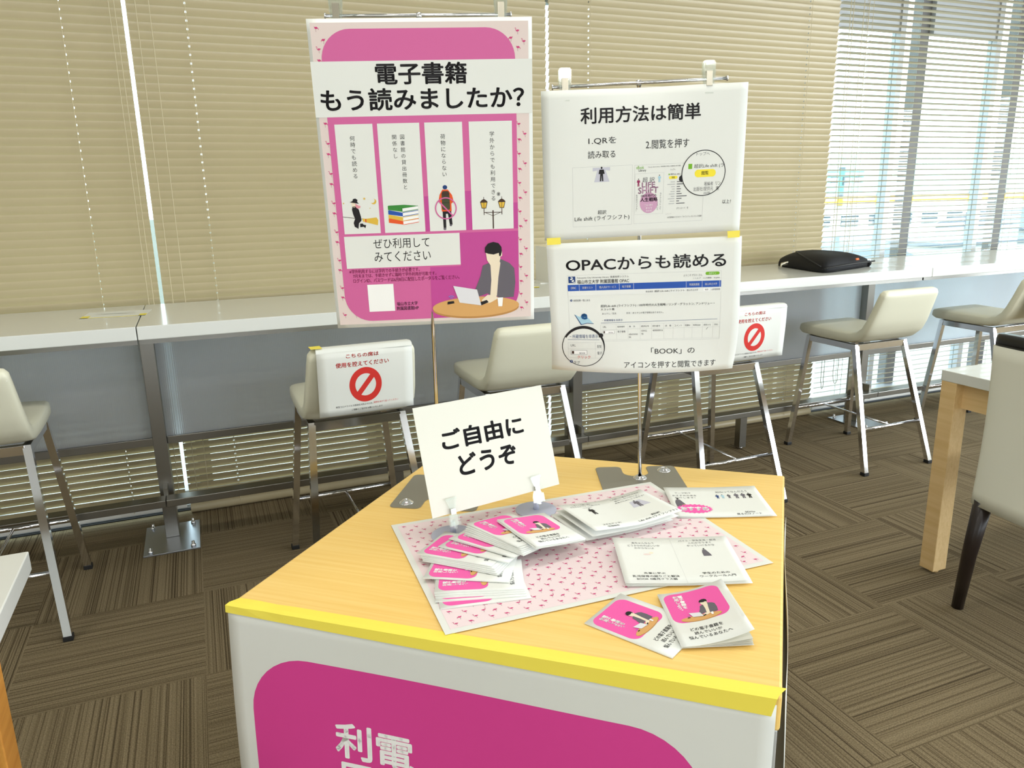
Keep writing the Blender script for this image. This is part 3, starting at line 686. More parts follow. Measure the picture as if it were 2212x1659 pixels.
sh.rect(0, 75, 420, 175.5, M_paper2, 4)
sh.rr(21.3, 175.5, 387.8, 581, 54, M_pink, 3, (0, 0, 1, 1))
sh.poly([(266, 405), (387.6, 405), (387.6, 527)] + [(333.8 + 53.8 * math.cos(rad(a)), 527 + 53.8 * math.sin(rad(a))) for a in range(0, 91, 10)] + [(200, 580.8), (202, 473), (266, 473)], M_mag, 4)
sh.poly([(197.9, 330), (206, 330), (206, 400), (197.9, 400)], M_mag, 4); sh.rect(280, 322, 293, 400, M_mag, 4); sh.rect(378.4, 348, 387.7, 400, M_mag, 4)
for x0, x1 in ((33.4, 106.2), (115, 196.5), (206.2, 280), (293, 378.4)): sh.rect(x0, 189, x1, 400, M_paper2, 5)
sh.rect(31.3, 405, 265.8, 470, M_paper2, 5)
sh.text('電子書籍', 119, 78.5, 293, 118.5, None, .022, 6, 4); sh.text('もう読みましたか？', 12, 124, 403.5, 165.5, None, .022, 6, 4)
sh.vtext('何時でも読める', 65.3, 210.5, 10.2, None, 0, 6, 11.9); sh.vtext('図書館の貸出冊数と', 162, 210, 9.6, None, 0, 6, 12); sh.vtext('関係なし', 146.4, 210, 9.6, None, 0, 6, 12)
sh.vtext('荷物にならない', 241, 211, 10.2, None, 0, 6, 12); sh.vtext('学外からでも利用できる', 338, 208, 10.4, None, 0, 6, 12.5); sh.text('※', 345, 326, 352, 334, None, 0, 6)
sh.text('ぜひ利用して', 89.2, 411, 203.5, 431.5, None, 0, 6, 3); sh.text('みてください', 89.2, 437.5, 204.5, 458.5, None, 0, 6, 3)
sh.text('※学外利用するには学内での手続きが必要です。', 35.7, 472, 180, 480.5, M_dkpink, .01, 6); sh.text('7月末までは、手続きせずに臨時で学外利用が可能です。', 42.4, 481.5, 214, 489.5, M_dkpink, .01, 6); sh.text('ログインID、パスワードは6月8日に配信したポータルをご覧ください。', 42, 491, 262, 500, M_dkpink, .01, 6)
sh.rect(69.5, 504.5, 123.3, 561.5, M_white, 5)
sh.text('福山市立大学', 127.8, 543, 171.3, 551, M_ink, .01, 6); sh.text('附属図書館HP', 127.6, 552.5, 173, 561, M_ink, .01, 6)
laptop_man(sh, 0, 0, 1, 6)
# witch on a broom
sh.line([(32.7, 365.5), (76, 371.5)], 1, M_brown, 6); sh.poly([(72, 369.5), (78, 370.5), (100, 368.5), (103, 374), (101.5, 384), (78, 377.5), (72, 375.5)], M_gold, 7); sh.rect(77, 371, 79, 377.5, M_red, 8)
sh.poly([(54, 346), (61, 345), (66, 352), (69, 366), (69.5, 374), (64, 379), (62, 390), (55, 385.5), (53.5, 378), (57, 370), (54, 361), (52.5, 352)], M_ink, 7)
sh.poly([(52, 338), (60.5, 338), (60.5, 346.5), (56, 348), (53, 345)], M_skin, 7); sh.poly([(60, 340), (66, 344), (70, 345), (69, 349), (63, 350), (60, 346)], mat('print_hair_pink', (226, 150, 160), .6), 8)
sh.poly([(49.5, 337), (55, 335), (56.5, 331), (61, 330), (65, 333), (64, 337), (67.5, 340.5), (56, 338.5)], M_ink, 9); sh.poly([(66, 380), (71, 379.5), (73, 382), (78, 383), (76, 389), (72.5, 386), (66, 387)], M_ink, 7)
sh.poly([(96.5 + 5.5 * math.cos(rad(a)), 337 + 5.5 * math.sin(rad(a))) for a in range(-70, 150, 20)] + [(94 + 5 * math.cos(rad(a)), 335 + 5 * math.sin(rad(a))) for a in range(140, -80, -20)], M_gold, 7)
for x, y, r_ in ((78.6, 331, 3.2), (37, 339, 2), (88.5, 350, 1.4)):
    sh.poly([(x + (r_ if k % 2 == 0 else r_ * .4) * math.sin(k * PI / 5), y - (r_ if k % 2 == 0 else r_ * .4) * math.cos(k * PI / 5)) for k in range(10)], M_gold, 7)
# pile of books
for y, c in ((346, M_dgreen), (355, M_blue), (364, M_gold), (371.5, M_org)):
    sh.poly([(124, y + 1), (126, y), (153, y + 6), (153, y + 13), (124, y + 8.5)], c, 6); sh.poly([(153, y + 6), (184, y + 2), (184.5, y + 8.5), (153, y + 13)], M_white, 6)
    sh.line([(153, y + 13.2), (184.5, y + 8.8)], 1.1, c, 7); sh.line([(153, y + 6), (184.5, y + 2)], 1.1, c, 7)
sh.poly([(126, 346), (157, 345.3), (184.5, 348), (153, 352)], M_dgreen, 8)
# walker with rucksack behind a ban ring
sh.ell(240.5, 313.5, 4.6, 4.2, M_navy, 6, 20); sh.poly([(235, 318), (246, 318), (254, 329), (257, 342), (252, 346), (252, 361), (232, 361), (231, 346), (226, 342), (229, 328)], M_org, 6)
sh.rr(233, 323, 249, 358, 3, M_olive, 7); sh.rr(234, 321, 248, 331, 3, M_brown, 7); sh.line([(233.5, 344), (249, 344)], .8, M_ink, 8)
sh.poly([(233.5, 361), (251, 361), (252.5, 388), (247, 388), (244, 366), (240, 366), (239.5, 394), (234, 394)], M_ink, 6); sh.ell(236.5, 396, 3, 2.4, M_suit, 7, 14); sh.ell(249, 389, 2.6, 2, M_suit, 7, 14)
sh.ring(240.5, 355, 22, 19.6, M_pink, 9); sh.line([(227, 341), (254, 370)], 2.6, M_pink, 9)
# street lamps
sh.line([(336.4, 362), (336.2, 399)], 2.6, M_brown, 6); sh.line([(318, 366), (355, 366.4)], 1.4, M_brown, 6); sh.line([(336, 373), (327, 369), (320, 366)], .9, M_brown, 6); sh.line([(336, 373), (346, 369), (353, 366)], .9, M_brown, 6)
for x in (318, 354.7):
    sh.poly([(x - 7.5, 345), (x + 7.5, 345), (x + 4.4, 358), (x - 4.4, 358)], M_brown, 7); sh.poly([(x - 6, 346.3), (x + 6, 346.3), (x + 3.4, 356.8), (x - 3.4, 356.8)], M_gold, 8); sh.line([(x, 346), (x, 357)], .8, M_brown, 9)
    sh.poly([(x - 8, 345), (x - 4, 341), (x, 339), (x + 4, 341), (x + 8, 345)], M_brown, 7); sh.line([(x, 335), (x, 340)], 1, M_brown, 7); sh.line([(x, 358), (x, 371)], 1.4, M_brown, 7)
tag(sh.build('poster'), 'large pink and white poster with flamingo border hanging on the left chrome stand', 'poster')

# ------------------------------------------------------------------ the two white posters
q = [(.6593, 1.4382, 1.4865), (1.0494, 1.3010, 1.4987), near((1.0681, 1.3286, 1.2080), .978), near((.6780, 1.4658, 1.1958), .978)]
sh = Sheet(q, 420, 297, M_paper2, lambda u, v: -.012 * math.exp(-((u - .5) / .22) ** 2) * max(0, 1 - v * 4) ** 2 + .002 * math.sin(PI * v), nu=24, nv=20, split=35)
sh.text('利用方法は簡単', 78.7, 35, 325, 67.5, None, .018, 3, 4)
sh.text('1.QRを', 94.5, 94, 152, 108.5, None, 0, 3, 3); sh.text('読み取る', 93.3, 120.5, 150, 135.5, None, 0, 3, 3); sh.text('2.閲覧を押す', 213, 104, 303, 122, None, 0, 3, 3)
sh.frame(61, 152, 186, 272, .4, M_ink3, 1); sh.frame(190.5, 153, 337, 271.5, .4, M_ink3, 1)
sh.poly([(113, 158), (129, 158), (138, 183), (106, 183)], M_lilac, 1); sh.poly([(103, 154), (139, 154), (139, 161), (121, 158.5), (103, 161)], M_lilac, 1); figure(sh, 121.5, 152.5, 29, M_ink, 2)
sh.text('超訳', 113.6, 240, 131.8, 248.5); sh.text('Life shift (ライフシフト)', 64.5, 251.5, 180.8, 262.5)
sh.text('Library', 199, 161.5, 214.5, 167.5); sh.text('eBook', 194, 154.5, 210, 161, M_green)
sh.text('Maruzen eBook Library - 学術書籍に特化した機関向け電子書籍', 219, 156.5, 287, 159.5, M_ink2)
sh.frame(192, 170, 252, 253, .3, M_ink3, 1); sh.text('超 訳', 207.5, 178, 233, 188, M_ink2); sh.text('LIFE', 206, 188, 234.5, 198, M_mauve, .02); sh.text('SHIFT', 198.5, 198, 241, 211, M_mauve, .02)
figure(sh, 199, 180, 16, M_dkpink, 2); figure(sh, 243, 174, 15, M_sky, 2)
sh.ell(221.5, 230, 19, 21, M_mauve, 1); sh.text('100年時代の', 205, 212, 237.5, 218.5, M_ink, .01); sh.text('人生戦略', 203.5, 219, 240, 227.5, M_ink, .02)
sh.text('この一冊で', 213, 233, 230, 237, M_white); sh.text('すべて', 215, 239, 229, 243, M_white); sh.text('わかる', 216, 244.5, 228, 248, M_white)
sh.vtext('生き方バイブル！', 196, 212, 4.4, M_ink2); sh.vtext('ライフシフトって', 246, 210, 4.4, M_ink2); sh.vtext('こういう', 240, 230, 4, M_ink2)
sh.rect(262, 173, 264.5, 176, M_green, 2); sh.text('超訳Life shift (', 266, 172.5, 287, 176.5); sh.rr(263, 178, 281, 184, 3, M_yel, 2); sh.text('閲覧', 269, 179, 275.5, 183); sh.text('トップへ', 266, 163, 276, 167, M_ink2)
for k, (wa, wb) in enumerate(((9, 14), (16, 20), (8, 7), (6, 9), (9, 8), (12, 11), (8, 22), (14, 11), (10, 6), (12, 18))):
    yy = 189 + k * 4.9; sh.rect(276 - wa, yy, 276, yy + 1.6, M_ink3, 2); sh.rect(280, yy, 280 + wb, yy + 1.7, M_ink2, 2)
sh.text('ダウンロード：可', 281, 242, 306, 246, M_ink2); sh.text('△ トップ', 258, 253, 270, 256, M_ink3); sh.text('100万部突破のベストセラー『ライフシフト』のエッセンスを図解！', 262, 260, 336, 264, M_ink2)
sh.ell(335.5, 175, 45.5, 45.5, M_paper2, 3, 60); sh.ring(335.5, 175, 46.4, 44.8, M_ink, 4); sh.poly([(290, 176), (284.5, 181), (284.5, 187), (290, 192), (292, 186)], M_ink, 4)
sh.rect(303, 155.5, 311, 165.8, M_green, 4); sh.text('超訳Life shift (ラ', 315, 156.5, 378, 166, M_ink, 0, 4); sh.rr(316.8, 167.8, 361.3, 183.2, 7.5, M_yel, 4); sh.text('閲覧', 331.4, 171, 346.2, 179, M_ink, .01, 5)
sh.text('トップへ', 319, 133, 347, 140, M_ink2, 0, 4); sh.text('著編者', 337.7, 193, 357, 201, M_ink2, 0, 4); sh.text('リン', 362, 193, 373, 201, M_ink, 0, 4); sh.text('出版社/提供元', 315.7, 202.5, 357.4, 211.3, M_ink2, 0, 4); sh.text('東', 363, 203, 370, 211, M_ink, 0, 4); sh.text('出版', 338, 213, 352, 218, M_ink2, 0, 4)
sh.text('以上！', 379, 231, 397, 239.5)
tag(sh.build('poster'), 'upper white poster on the right stand with magnifier ring and yellow button', 'poster', 'white instruction posters')
q = [near(p, .974) for p in ((.6805, 1.4639, 1.1892), (1.0737, 1.3256, 1.1963), (1.0793, 1.3237, .9008), (.6946, 1.4589, .9085))]
sh = Sheet(q, 420, 297, M_paper2, lambda u, v: -.010 * math.exp(-((u - .62) / .25) ** 2) * max(0, 1 - v * 4) ** 2 - .048 * (max(0, v - .55) / .45) ** 2 * (abs(u - .5) * 2) ** 2 * (1 if u < .5 else .7) + .008 * math.sin(PI * u) * max(0, v - .7), nu=24, nv=20, split=35)
sh.text('OPACからも読める', 39, 33, 387, 63.5, None, .016, 3, 4); sh.frame(40.5, 71.5, 377, 222, .35, M_ink3, 1)
sh.rect(43, 74, 58, 88.5, M_navy, 2); sh.line([(48, 75), (53, 77.5), (46.5, 80), (55, 82.5), (50, 85), (57, 87)], 1.4, M_white, 3)
sh.text('Fukuyama City University Library  蔵書検索システム', 62.2, 75, 174, 80.3, M_ink2); sh.text('福山市立大学 附属図書館 OPAC', 61.8, 82, 174.5, 91, M_ink2, .012)
sh.rr(342.3, 73.2, 373.1, 80, 3.3, M_green, 2); sh.text('ログイン', 350, 74.6, 365, 78.6, M_white); sh.text('ようこそ ゲスト さん', 293.8, 77, 335, 81.8, M_ink2); sh.text('? ヘルプ　入力補助　English', 315, 84.5, 373.4, 88.5, M_ink2)
sh.rect(40.8, 92.5, 377, 106.5, M_blue, 2)
for x in (65.7, 102, 153, 184.3, 300, 335, 373.7): sh.line([(x, 93), (x, 106)], .5, M_white, 3)
for s_, a, b in (('OPAC', 47, 59), ('各種リスト', 72, 95), ('個人向けサービス', 109, 146), ('電子書籍', 159, 178), ('附属図書館', 307, 329), ('福山市立大学', 341, 368)): sh.text(s_, a, 97, b, 102.3, M_white, .01, 4)
sh.rect(40.8, 106.5, 377, 117, M_pgrey, 2)
sh.text('簡易検索', 210.6, 110.3, 227, 114.3, M_ink2, 0, 4); sh.text('超訳 Life shift (ライフシフト', 230, 109.8, 296.5, 114.8, None, .008, 4); sh.text('福山市立大学', 301, 109.5, 326, 113.8, M_ink2, 0, 4); sh.rr(338, 108.5, 352, 114.5, 2, M_white, 3); sh.text('検索', 341, 109.6, 349, 113.3, M_ink2, 0, 4); sh.text('»詳細検索', 356, 109.5, 375, 113.5, M_ink2, 0, 4)
sh.ring(47, 127.5, 2.4, .9, M_navy, 3, 20); sh.text('検索結果一覧に戻る', 51.5, 125.5, 88, 130.3, M_ink2)
sh.text('超訳Life shift (ライフシフト) : 100年時代の人生戦略 / リンダ・グラットン, アンドリュー・', 110.8, 139, 363, 145.8, None, .006); sh.text('スコット著', 110.6, 147, 141, 152, None, .006)
sh.text('あらすじ／目次', 113.7, 157, 144.9, 161.5, M_ink2); sh.text('目次・あらすじの電子情報はありません。', 167.6, 156.8, 249.6, 161.2, M_ink2)
sh.text('− 所蔵情報を非表示', 113, 172, 158.6, 177, M_navy); sh.line([(110, 180.4), (370.5, 177)], .7, M_navy, 2)
for s_, a, b in (('URL', 114, 122), ('配架場所', 146.8, 163), ('巻　次', 172.5, 186), ('請求記号', 199.4, 217), ('資料番号', 224.8, 242), ('状　態', 253.4, 267), ('コメント', 274, 291), ('ISBN', 298.3, 309), ('利用注記', 316, 333), ('請求メモ', 340, 356), ('予約', 363.5, 372)): sh.text(s_, a, 187.5, b, 191.6, M_ink2)
sh.frame(109.3, 184, 376.8, 219, .3, M_ink3, 2); sh.line([(109.3, 195.5), (376.8, 194.5)], .3, M_ink3, 2)
for x in (144, 170, 197, 222.5, 250, 271, 296, 314, 337.5, 361): sh.line([(x, 184), (x, 219)], .25, M_ink3, 2)
sh.rr(114, 198, 139, 205, 1.5, M_white, 2); sh.frame(114, 198, 139, 205, .3, M_ink2, 3); sh.rect(115.5, 199, 118.5, 204, M_brown, 3); sh.text('BOOK', 127, 201, 136.5, 204, M_ink2); sh.text('電子書籍', 146.8, 198.5, 164, 203, M_ink2); sh.text('electronic', 172, 204.5, 192, 209, M_ink2); sh.text('bk', 172, 211.5, 177, 215.5, M_ink2); sh.text('159/G', 199.4, 198, 212, 202, M_ink2); sh.text('78', 199.4, 205, 204, 209, M_ink2); sh.text('400000016', 225, 197.5, 248, 201.5, M_ink2); sh.line([(346, 200), (350, 195)], .8, M_ink2, 3)
sh.poly([(52, 159), (63, 165), (76, 161), (93, 180.5), (80, 179), (66, 183)], M_sky, 2); sh.poly([(52, 159), (55, 161.5), (67, 182), (66, 184)], M_navy, 3); sh.line([(66, 183), (80, 180), (94, 181.5)], 1.2, M_navy, 3); sh.text('e', 66.5, 157.5, 81, 171.5, mat('print_e_blue', (24, 92, 150), .6), .05, 4)
sh.ell(70.2, 234.5, 46.5, 48, M_paper2, 4, 60); sh.ring(70.2, 234.5, 47.3, 45.8, M_ink, 5, 64, 1.03)
sh.poly([(70.2 + 47.3 * math.cos(rad(a)), 234.5 + 48.7 * math.sin(rad(a))) for a in range(-150, 11, 8)] + [(71.2 + (45 - 2.2 * math.cos(rad(a + 60))) * math.cos(rad(a)), 236.5 + (46 - 2 * math.cos(rad(a + 60))) * math.sin(rad(a))) for a in range(10, -151, -8)], M_ink, 5)
sh.poly([(104, 205), (110, 203.5), (114, 206), (114.5, 210.5), (110, 214), (105, 213)], M_ink, 6)
sh.text('− 所蔵情報を非表示', 40, 206, 103, 215, M_navy, 0, 6); sh.line([(35.5, 217.5), (106, 219)], .7, M_navy, 6); sh.text('URL', 41.5, 229, 53, 234.5, M_ink2, 0, 6); sh.frame(36, 225, 111, 262, .35, M_ink3, 6); sh.line([(36, 240), (112, 240)], .35, M_ink3, 6); sh.line([(96, 225), (96, 262)], .35, M_ink3, 6)
sh.rr(42, 244, 77.5, 254, 2, M_white, 6); sh.frame(42, 244, 77.5, 254, .5, M_ink2, 7); sh.rect(44, 245.5, 49, 252.5, M_brown, 7); sh.text('BOOK', 61, 248.7, 74, 252.5, M_ink2, .01, 7); sh.text('クリック', 56.5, 256.5, 85, 264, M_red, 0, 7); sh.text('配架', 100.5, 231, 110, 238, M_ink2, 0, 6); sh.text('電子', 100.5, 247, 110.5, 254, M_ink2, 0, 6); sh.text('タグ', 48, 270, 62, 278, M_ink2, 0, 6); sh.ring(43, 272, 3.5, 1.5, M_navy, 6, 20)
sh.text('「BOOK」の', 221, 239, 321, 254, None, 0, 3, 3); sh.text('アイコンを押すと閲覧できます', 159.6, 270, 373, 285.5, None, 0, 3, 3)
tag(sh.build('poster'), 'lower white poster with OPAC heading and blue menu bar taped below the other', 'poster', 'white instruction posters')
for (a, b, c_, d), lab in ((((.6800, 1.4605, 1.2010), (.7073, 1.4509, 1.2020), (.7081, 1.4506, 1.1880), (.6806, 1.4603, 1.1868)), 'yellow tape piece joining the two white posters at their left edge'),
                           (((1.0412, 1.3335, 1.2075), (1.0664, 1.3246, 1.2085), (1.0668, 1.3245, 1.1945), (1.0424, 1.3330, 1.1935)), 'yellow tape piece joining the two white posters at their right edge')):
    tag(Sheet([Vector(near(p, .972)) for p in (a, b, c_, d)], 26, 26, M_tape, None, .0003).build('tape'), lab, 'tape', 'tapes joining the white posters')

# ------------------------------------------------------------------ white card on two clip stands
sq = [Vector(p) for p in ((.3433, 1.3403, .9051), (.6348, 1.3974, .9043), (.6464, 1.3353, .7040), (.3549, 1.2782, .7048))]
sh = Sheet(sq, 297, 210, M_card, None, .0009)
sh.text('ご自由に', 47, 52, 235, 92, None, .03, 1, 5); sh.text('どうぞ', 74, 104, 208, 146, None, .03, 1, 5)
tag(sh.build('sign_card'), 'white card reading ご自由にどうぞ held upright by two clear clip stands', 'sign')
ex = (sq[1] - sq[0]).normalized(); ez = (sq[0] - sq[3]).normalized(); ey = ez.cross(ex)
for f, (bx, by), lab in ((43 / 297, (.400, 1.297), 'clear clip stand under the left corner of the white card, behind the booklet fan'), (239 / 297, (.594, 1.338), 'clear clip stand under the right corner of the white card, on the flamingo sheet')):
    r = empty('clip_stand', (bx, by, ZT + .0030)); tag(r, lab, 'clip', 'clear clip stands for the card')
    MB().lathe([(.0425, 0), (.0425, .0010), (.041, .0018), (.006, .0022), (.006, .0022)], (0, 0, 0), 48).build('base_disc', M_disc, r)
    p = sq[3].lerp(sq[2], f) - r.location
    MB().lathe([(.0062, .002), (.0055, .018), (.004, .024), (.004, .028)], (0, 0, 0), 20).build('post', M_disc, r)
    mx = Matrix.Translation(p) @ Matrix((( ex.x, ey.x, ez.x, 0), (ex.y, ey.y, ez.y, 0), (ex.z, ey.z, ez.z, 0), (0, 0, 0, 1)))
    out = [(-.0105, -.024), (.0105, -.024), (.0105, -.012), (.0062, .0), (.0062, .010), (.0125, .030), (-.0125, .030), (-.0062, .010), (-.0062, .0), (-.0105, -.012)]
    for nm, y0, y1 in (('front_jaw', -.0045, -.0025), ('back_jaw', .0012, .0032)):
        MB().prism(out, y0, y1, 0, mx @ Matrix.Rotation(rad(90), 4, 'X') @ Matrix.Scale(-1, 4, (0, 0, 1))).build(nm, M_clear, r)
    for bx in ((-.012, .012, -.0058, -.0045, .026, .030), (-.003, .003, -.004, .002, -.030, -.012), (-.0105, -.0085, -.008, -.0045, -.024, -.006), (.0085, .0105, -.008, -.0045, -.024, -.006)): MB().box(*bx, 0, 0, mx).build('rib', M_clear, r)
    MB().box(-.0055, .0055, -.0056, -.0046, -.002, .009, 0, .0003, mx).build('spring', M_spring, r)

# ------------------------------------------------------------------ flamingo sheet
z = ZT + .0024
sh = Sheet([(.3006, 1.3922, z), (.8934, 1.3734, z), (.8782, .9540, z), (.2818, .9752, z)], 594, 420, M_paper2, None, .0006)
sh.rect(11, 11, 583, 409, M_sheetpink, 1); flamingos(sh, 11, 9, 583, 409, k=1.0)
tag(sh.build('flamingo_sheet'), 'pale pink flamingo-print sheet lying under the booklets on the table', 'sheet')

# ------------------------------------------------------------------ booklets
def booklet_cover(op=1.2, th=.0013):
    """closed A6 booklet: spine on the left (x=0), top left corner at the origin, body towards -y"""
    w, h = .105, .148; b = rad(op); e = lambda u, v: w * u * math.sin(b) * u
    sh = Sheet([(0, 0, th), (w * math.cos(b * .6), 0, th), (w * math.cos(b * .6), -h, th), (0, -h, th)], 105, 148, M_paper2, lambda u, v: e(u, v), .00022, 12, 4, 14)
    sh.rr(5.5, 5.5, 93, 88.5, 15, M_hot, 1)
    sh.vtext('電子書籍を', 32.4, 12, 7.9, M_white, .036, 3); sh.vtext('利用しよう。', 24.6, 12, 7.9, M_white, .036, 3)
    laptop_man(sh, -50.5, -106.5, .335, 2)
    sh.text('どの電子書籍を', 23.5, 104, 72, 112, M_ink, .01); sh.text('読んでいいか', 27, 114.5, 68, 122, M_ink, .01); sh.text('悩んでいるあなたへ', 16, 124.5, 80, 132.5, M_ink, .01)
    sh.mb.box(0, w, -h, 0, 0, .00025, 0); sh.mb.box(-.0003, .0002, -h, 0, 0, th, 0)
    return sh
def pages(op, th=.0013, n=3, inner=False):
    mb = MB(); w, h = .1035, .147
    for k in range(n):
        f = (k + .5) / n * .8; b = rad(op * f); zz = .0003 + (th - .0006) * (k + .5) / n; vs = []
        for i in range(9):
            u = i / 8
            for y in (-.0005, -.0005 - h):
                vs += [(w * u * math.cos(b), y, zz + w * u * u * math.sin(b)), (w * u * math.cos(b), y, zz + .00016 + w * u * u * math.sin(b))]
        F = []
        for i in range(8):
            a = i * 4; F += [(a, a + 4, a + 6, a + 2), (a + 1, a + 3, a + 7, a + 5), (a, a + 1, a + 5, a + 4), (a + 2, a + 6, a + 7, a + 3)]
        F += [(0, 2, 3, 1), (32, 33, 35, 34)]; mb.add(vs, F)
    return mb
cov0 = booklet_cover().build('booklet'); pg0 = pages(1.2).build('pages', M_paper2, cov0)
FAN = [(.2959, 1.0450, -10.9), (.2942, 1.0666, -16.8), (.2970, 1.0758, -18.5), (.2976, 1.0819, -19.3), (.2988, 1.0874, -20.1), (.2951, 1.1405, -31.1),
       (.3109, 1.1990, -46.2), (.3113, 1.2039, -47.0), (.3107, 1.2089, -46.9), (.3112, 1.2139, -47.1), (.3066, 1.2193, -46.0), (.3487, 1.2272, -52.3), (.3754, 1.2473, -58.2), (.3782, 1.2456, -59.2),
       (.4055, 1.2483, -64.1), (.4079, 1.2521, -65.5), (.4112, 1.2582, -67.1), (.4137, 1.2621, -67.7), (.4167, 1.2674, -68.7), (.4203, 1.2747, -71.8), (.4763, 1.2596, -84.0), (.4781, 1.2612, -84.0)]
ORD = ['bottom', 'second from bottom', 'third from bottom', 'fourth from bottom', 'fifth from bottom', 'sixth from bottom', 'seventh from bottom', 'eighth from bottom', 'ninth from bottom', 'tenth from bottom', 'eleventh from bottom',
       'eleventh from top', 'tenth from top', 'ninth from top', 'eighth from top', 'seventh from top', 'sixth from top', 'fifth from top', 'fourth from top', 'third from top', 'second from top', 'topmost']
LOOK = {0: 'front left corner jutting out', 4: 'pink cover strip showing', 5: 'pointing left by itself', 10: 'pink cover partly showing', 11: 'narrow pink strip showing', 12: 'pink cover and title strip showing', 19: 'pink cover half covered', 21: 'its whole pink cover showing'}
NB = []
for i, (x, y, a) in enumerate(FAN):
    o = cov0 if i == 0 else copy_tree(cov0)
    o.location = (x, y, ZT + .0030 + .00145 * i); tl = rad(.36 * i)
    o.rotation_euler = (Matrix.Rotation(rad(a + 90), 3, 'Z') @ Matrix.Rotation(tl * .85, 3, 'Y') @ Matrix.Rotation(-tl * .25, 3, 'X')).to_euler()
    tag(o, ORD[i] + ' booklet in the fanned pile' + (', ' + LOOK[i] if i in LOOK else ''), 'booklet', 'fanned pink booklets')
def place_booklet(op, th, loc, ang, label, name='booklet', extra=None, tilt=0):
    sh = booklet_cover(op, th); 
    o = sh.build(name); pages(op * .55, th, 4).build('pages', M_paper2, o)
    o.location = loc; o.rotation_euler = (Matrix.Rotation(rad(ang), 3, 'Z') @ Matrix.Rotation(rad(tilt), 3, 'Y')).to_euler(); tag(o, label, 'booklet', 'loose pink booklets at the right'); return o
place_booklet(1.5, .0014, (.4862, .9187, ZT + .0008), 28.5, 'pink-covered booklet lying flat at the front, turned sideways and overlapped')
o = place_booklet(13, .0022, (.6300, .9390, ZT + .0042), -19.5, 'half-open pink-covered booklet lying on top of the sideways one')
sh = Sheet([(.0006, -.0008, .0022), (.104, -.0008, .0035), (.104, -.1472, .0035), (.0006, -.1472, .0022)], 104, 146, M_paper2, None, .0002)
sh.text('SDGs', 40, 116, 66, 122, M_ink); sh.text('見るだけノート', 20, 126, 84, 134, M_ink); sh.rect(40, 60, 42, 62, M_ink3, 1)
sh.build('inside_page', o)

def spread(quad, lift, label, draw, low=None):
    sh = Sheet(quad, 210, 148, M_paper2, lambda u, v: lift * (abs(2 * u - 1) ** 1.3) - lift * .2, .00025, 20, 6, 30)
    draw(sh); o = sh.build('open_booklet'); tag(o, label, 'booklet', 'opened booklets at the right')
    for k, (dx, dz) in enumerate(low or ((.0012, -.0022), (.002, -.0040))):
        q2 = [Vector(p) + Vector((dx, -dx, dz)) for p in quad]
        zmin = ZT + .0034
        for p in q2: p.z = max(p.z, zmin + .0002 * k)
        Sheet(q2, 210, 148, M_paper2, lambda u, v: lift * .5 * (abs(2 * u - 1) ** 1.3), .00022, 16, 2).build('pages', o)
    return o
def d_mid(s):
    s.text('赤ちゃんなんて', 32.4, 15.5, 73, 22, M_ink2); s.text('どうかかわればいいか', 24, 24.5, 82, 31, M_ink2); s.text('わからないよ', 35, 33.5, 70, 39, M_ink2); s.ell(62, 52, 4, 3, M_skin, 1, 16); s.ell(54, 57, 7, 3, M_border, 1, 16)
    s.text('先輩に学ぶ', 37, 114.5, 73.6, 120, M_ink, .008); s.text('乳児保育の困りごと解決', 16, 123.5, 95.5, 130, M_ink, .008); s.text('BOOK 0歳児クラス編', 22, 132, 90, 138, M_ink, .008)
    s.text('バイト・学生生活・就活…', 119.6, 9, 194, 15, M_ink2); s.text('これからうまく', 135.8, 18, 177, 24, M_ink2); s.text('やっていけるかな', 131, 27, 181, 33, M_ink2)
    figure(s, 158, 40, 26, M_suit, 2, True); s.text('学生のための', 136, 117, 182, 123.5, M_ink, .008); s.text('ワークルール入門', 129.5, 126.5, 190, 133, M_ink, .008); s.line([(105, 0), (105, 148)], .3, M_ink3, 1)
def d_back(s):
    s.text('テーマ別で', 20, 28, 56, 35, M_ink2); s.text('おすすめの本を', 12, 41, 66, 48, M_ink2); s.text('紹介します！', 16, 52, 61, 59, M_ink2)
    figure(s, 20, 58, 42, M_suit, 2, True); s.poly([(20, 88), (45, 92), (40, 106), (16, 104)], M_tan, 2)
    s.poly([(47 + (40 if k % 2 else 35) * math.cos(k * PI / 24), 111 + (23 if k % 2 else 19) * math.sin(k * PI / 24)) for k in range(48)], M_hot, 3); s.text('おすすめ', 16, 101, 78, 121, M_white, .06, 4)
    s.text('SDGsってなんだろう', 113, 23, 184, 32, M_ink2)
    for k, (x, c) in enumerate(((112, M_navy), (124, M_sky), (138, M_suit), (155, M_suit), (170, M_suit), (184, M_ink))): figure(s, x, 36 if k > 2 else 40, 26 if k > 2 else 20, c, 2)
    s.text('SDGs', 151, 126, 172, 132, M_ink, .008); s.text('見るだけノート', 131, 134, 184, 142, M_ink, .008)
def d_over(s):
    s.text('レポートを書く前に', 27, 8, 73, 14, M_ink2); s.text('そもそもどうやって調べたら', 18, 17, 91, 23, M_ink2); s.text('いいの？', 44, 26, 66, 32, M_ink2); figure(s, 54, 34, 34, M_ink, 2)
    s.text('スキルアップ！', 32, 121, 75, 128, M_ink, .008); s.text('情報検索', 37, 132, 64, 139, M_ink, .008)
    s.text('この問いに答えられるのは', 122, 9, 196, 15, M_ink2); s.text('自分しかいないよ。', 128, 19, 190, 25, M_ink2); s.text('未来のためにどう生きる？', 122, 29, 198, 35, M_ink2)
    s.poly([(150, 44), (176, 44), (186, 74), (142, 74)], M_lilac, 1); figure(s, 162, 42, 34, M_suit, 2); s.text('超訳', 150, 120, 172, 127, M_ink, .008); s.text('Life shift (ライフシフト)', 112, 131, 206, 140, M_ink, .008)
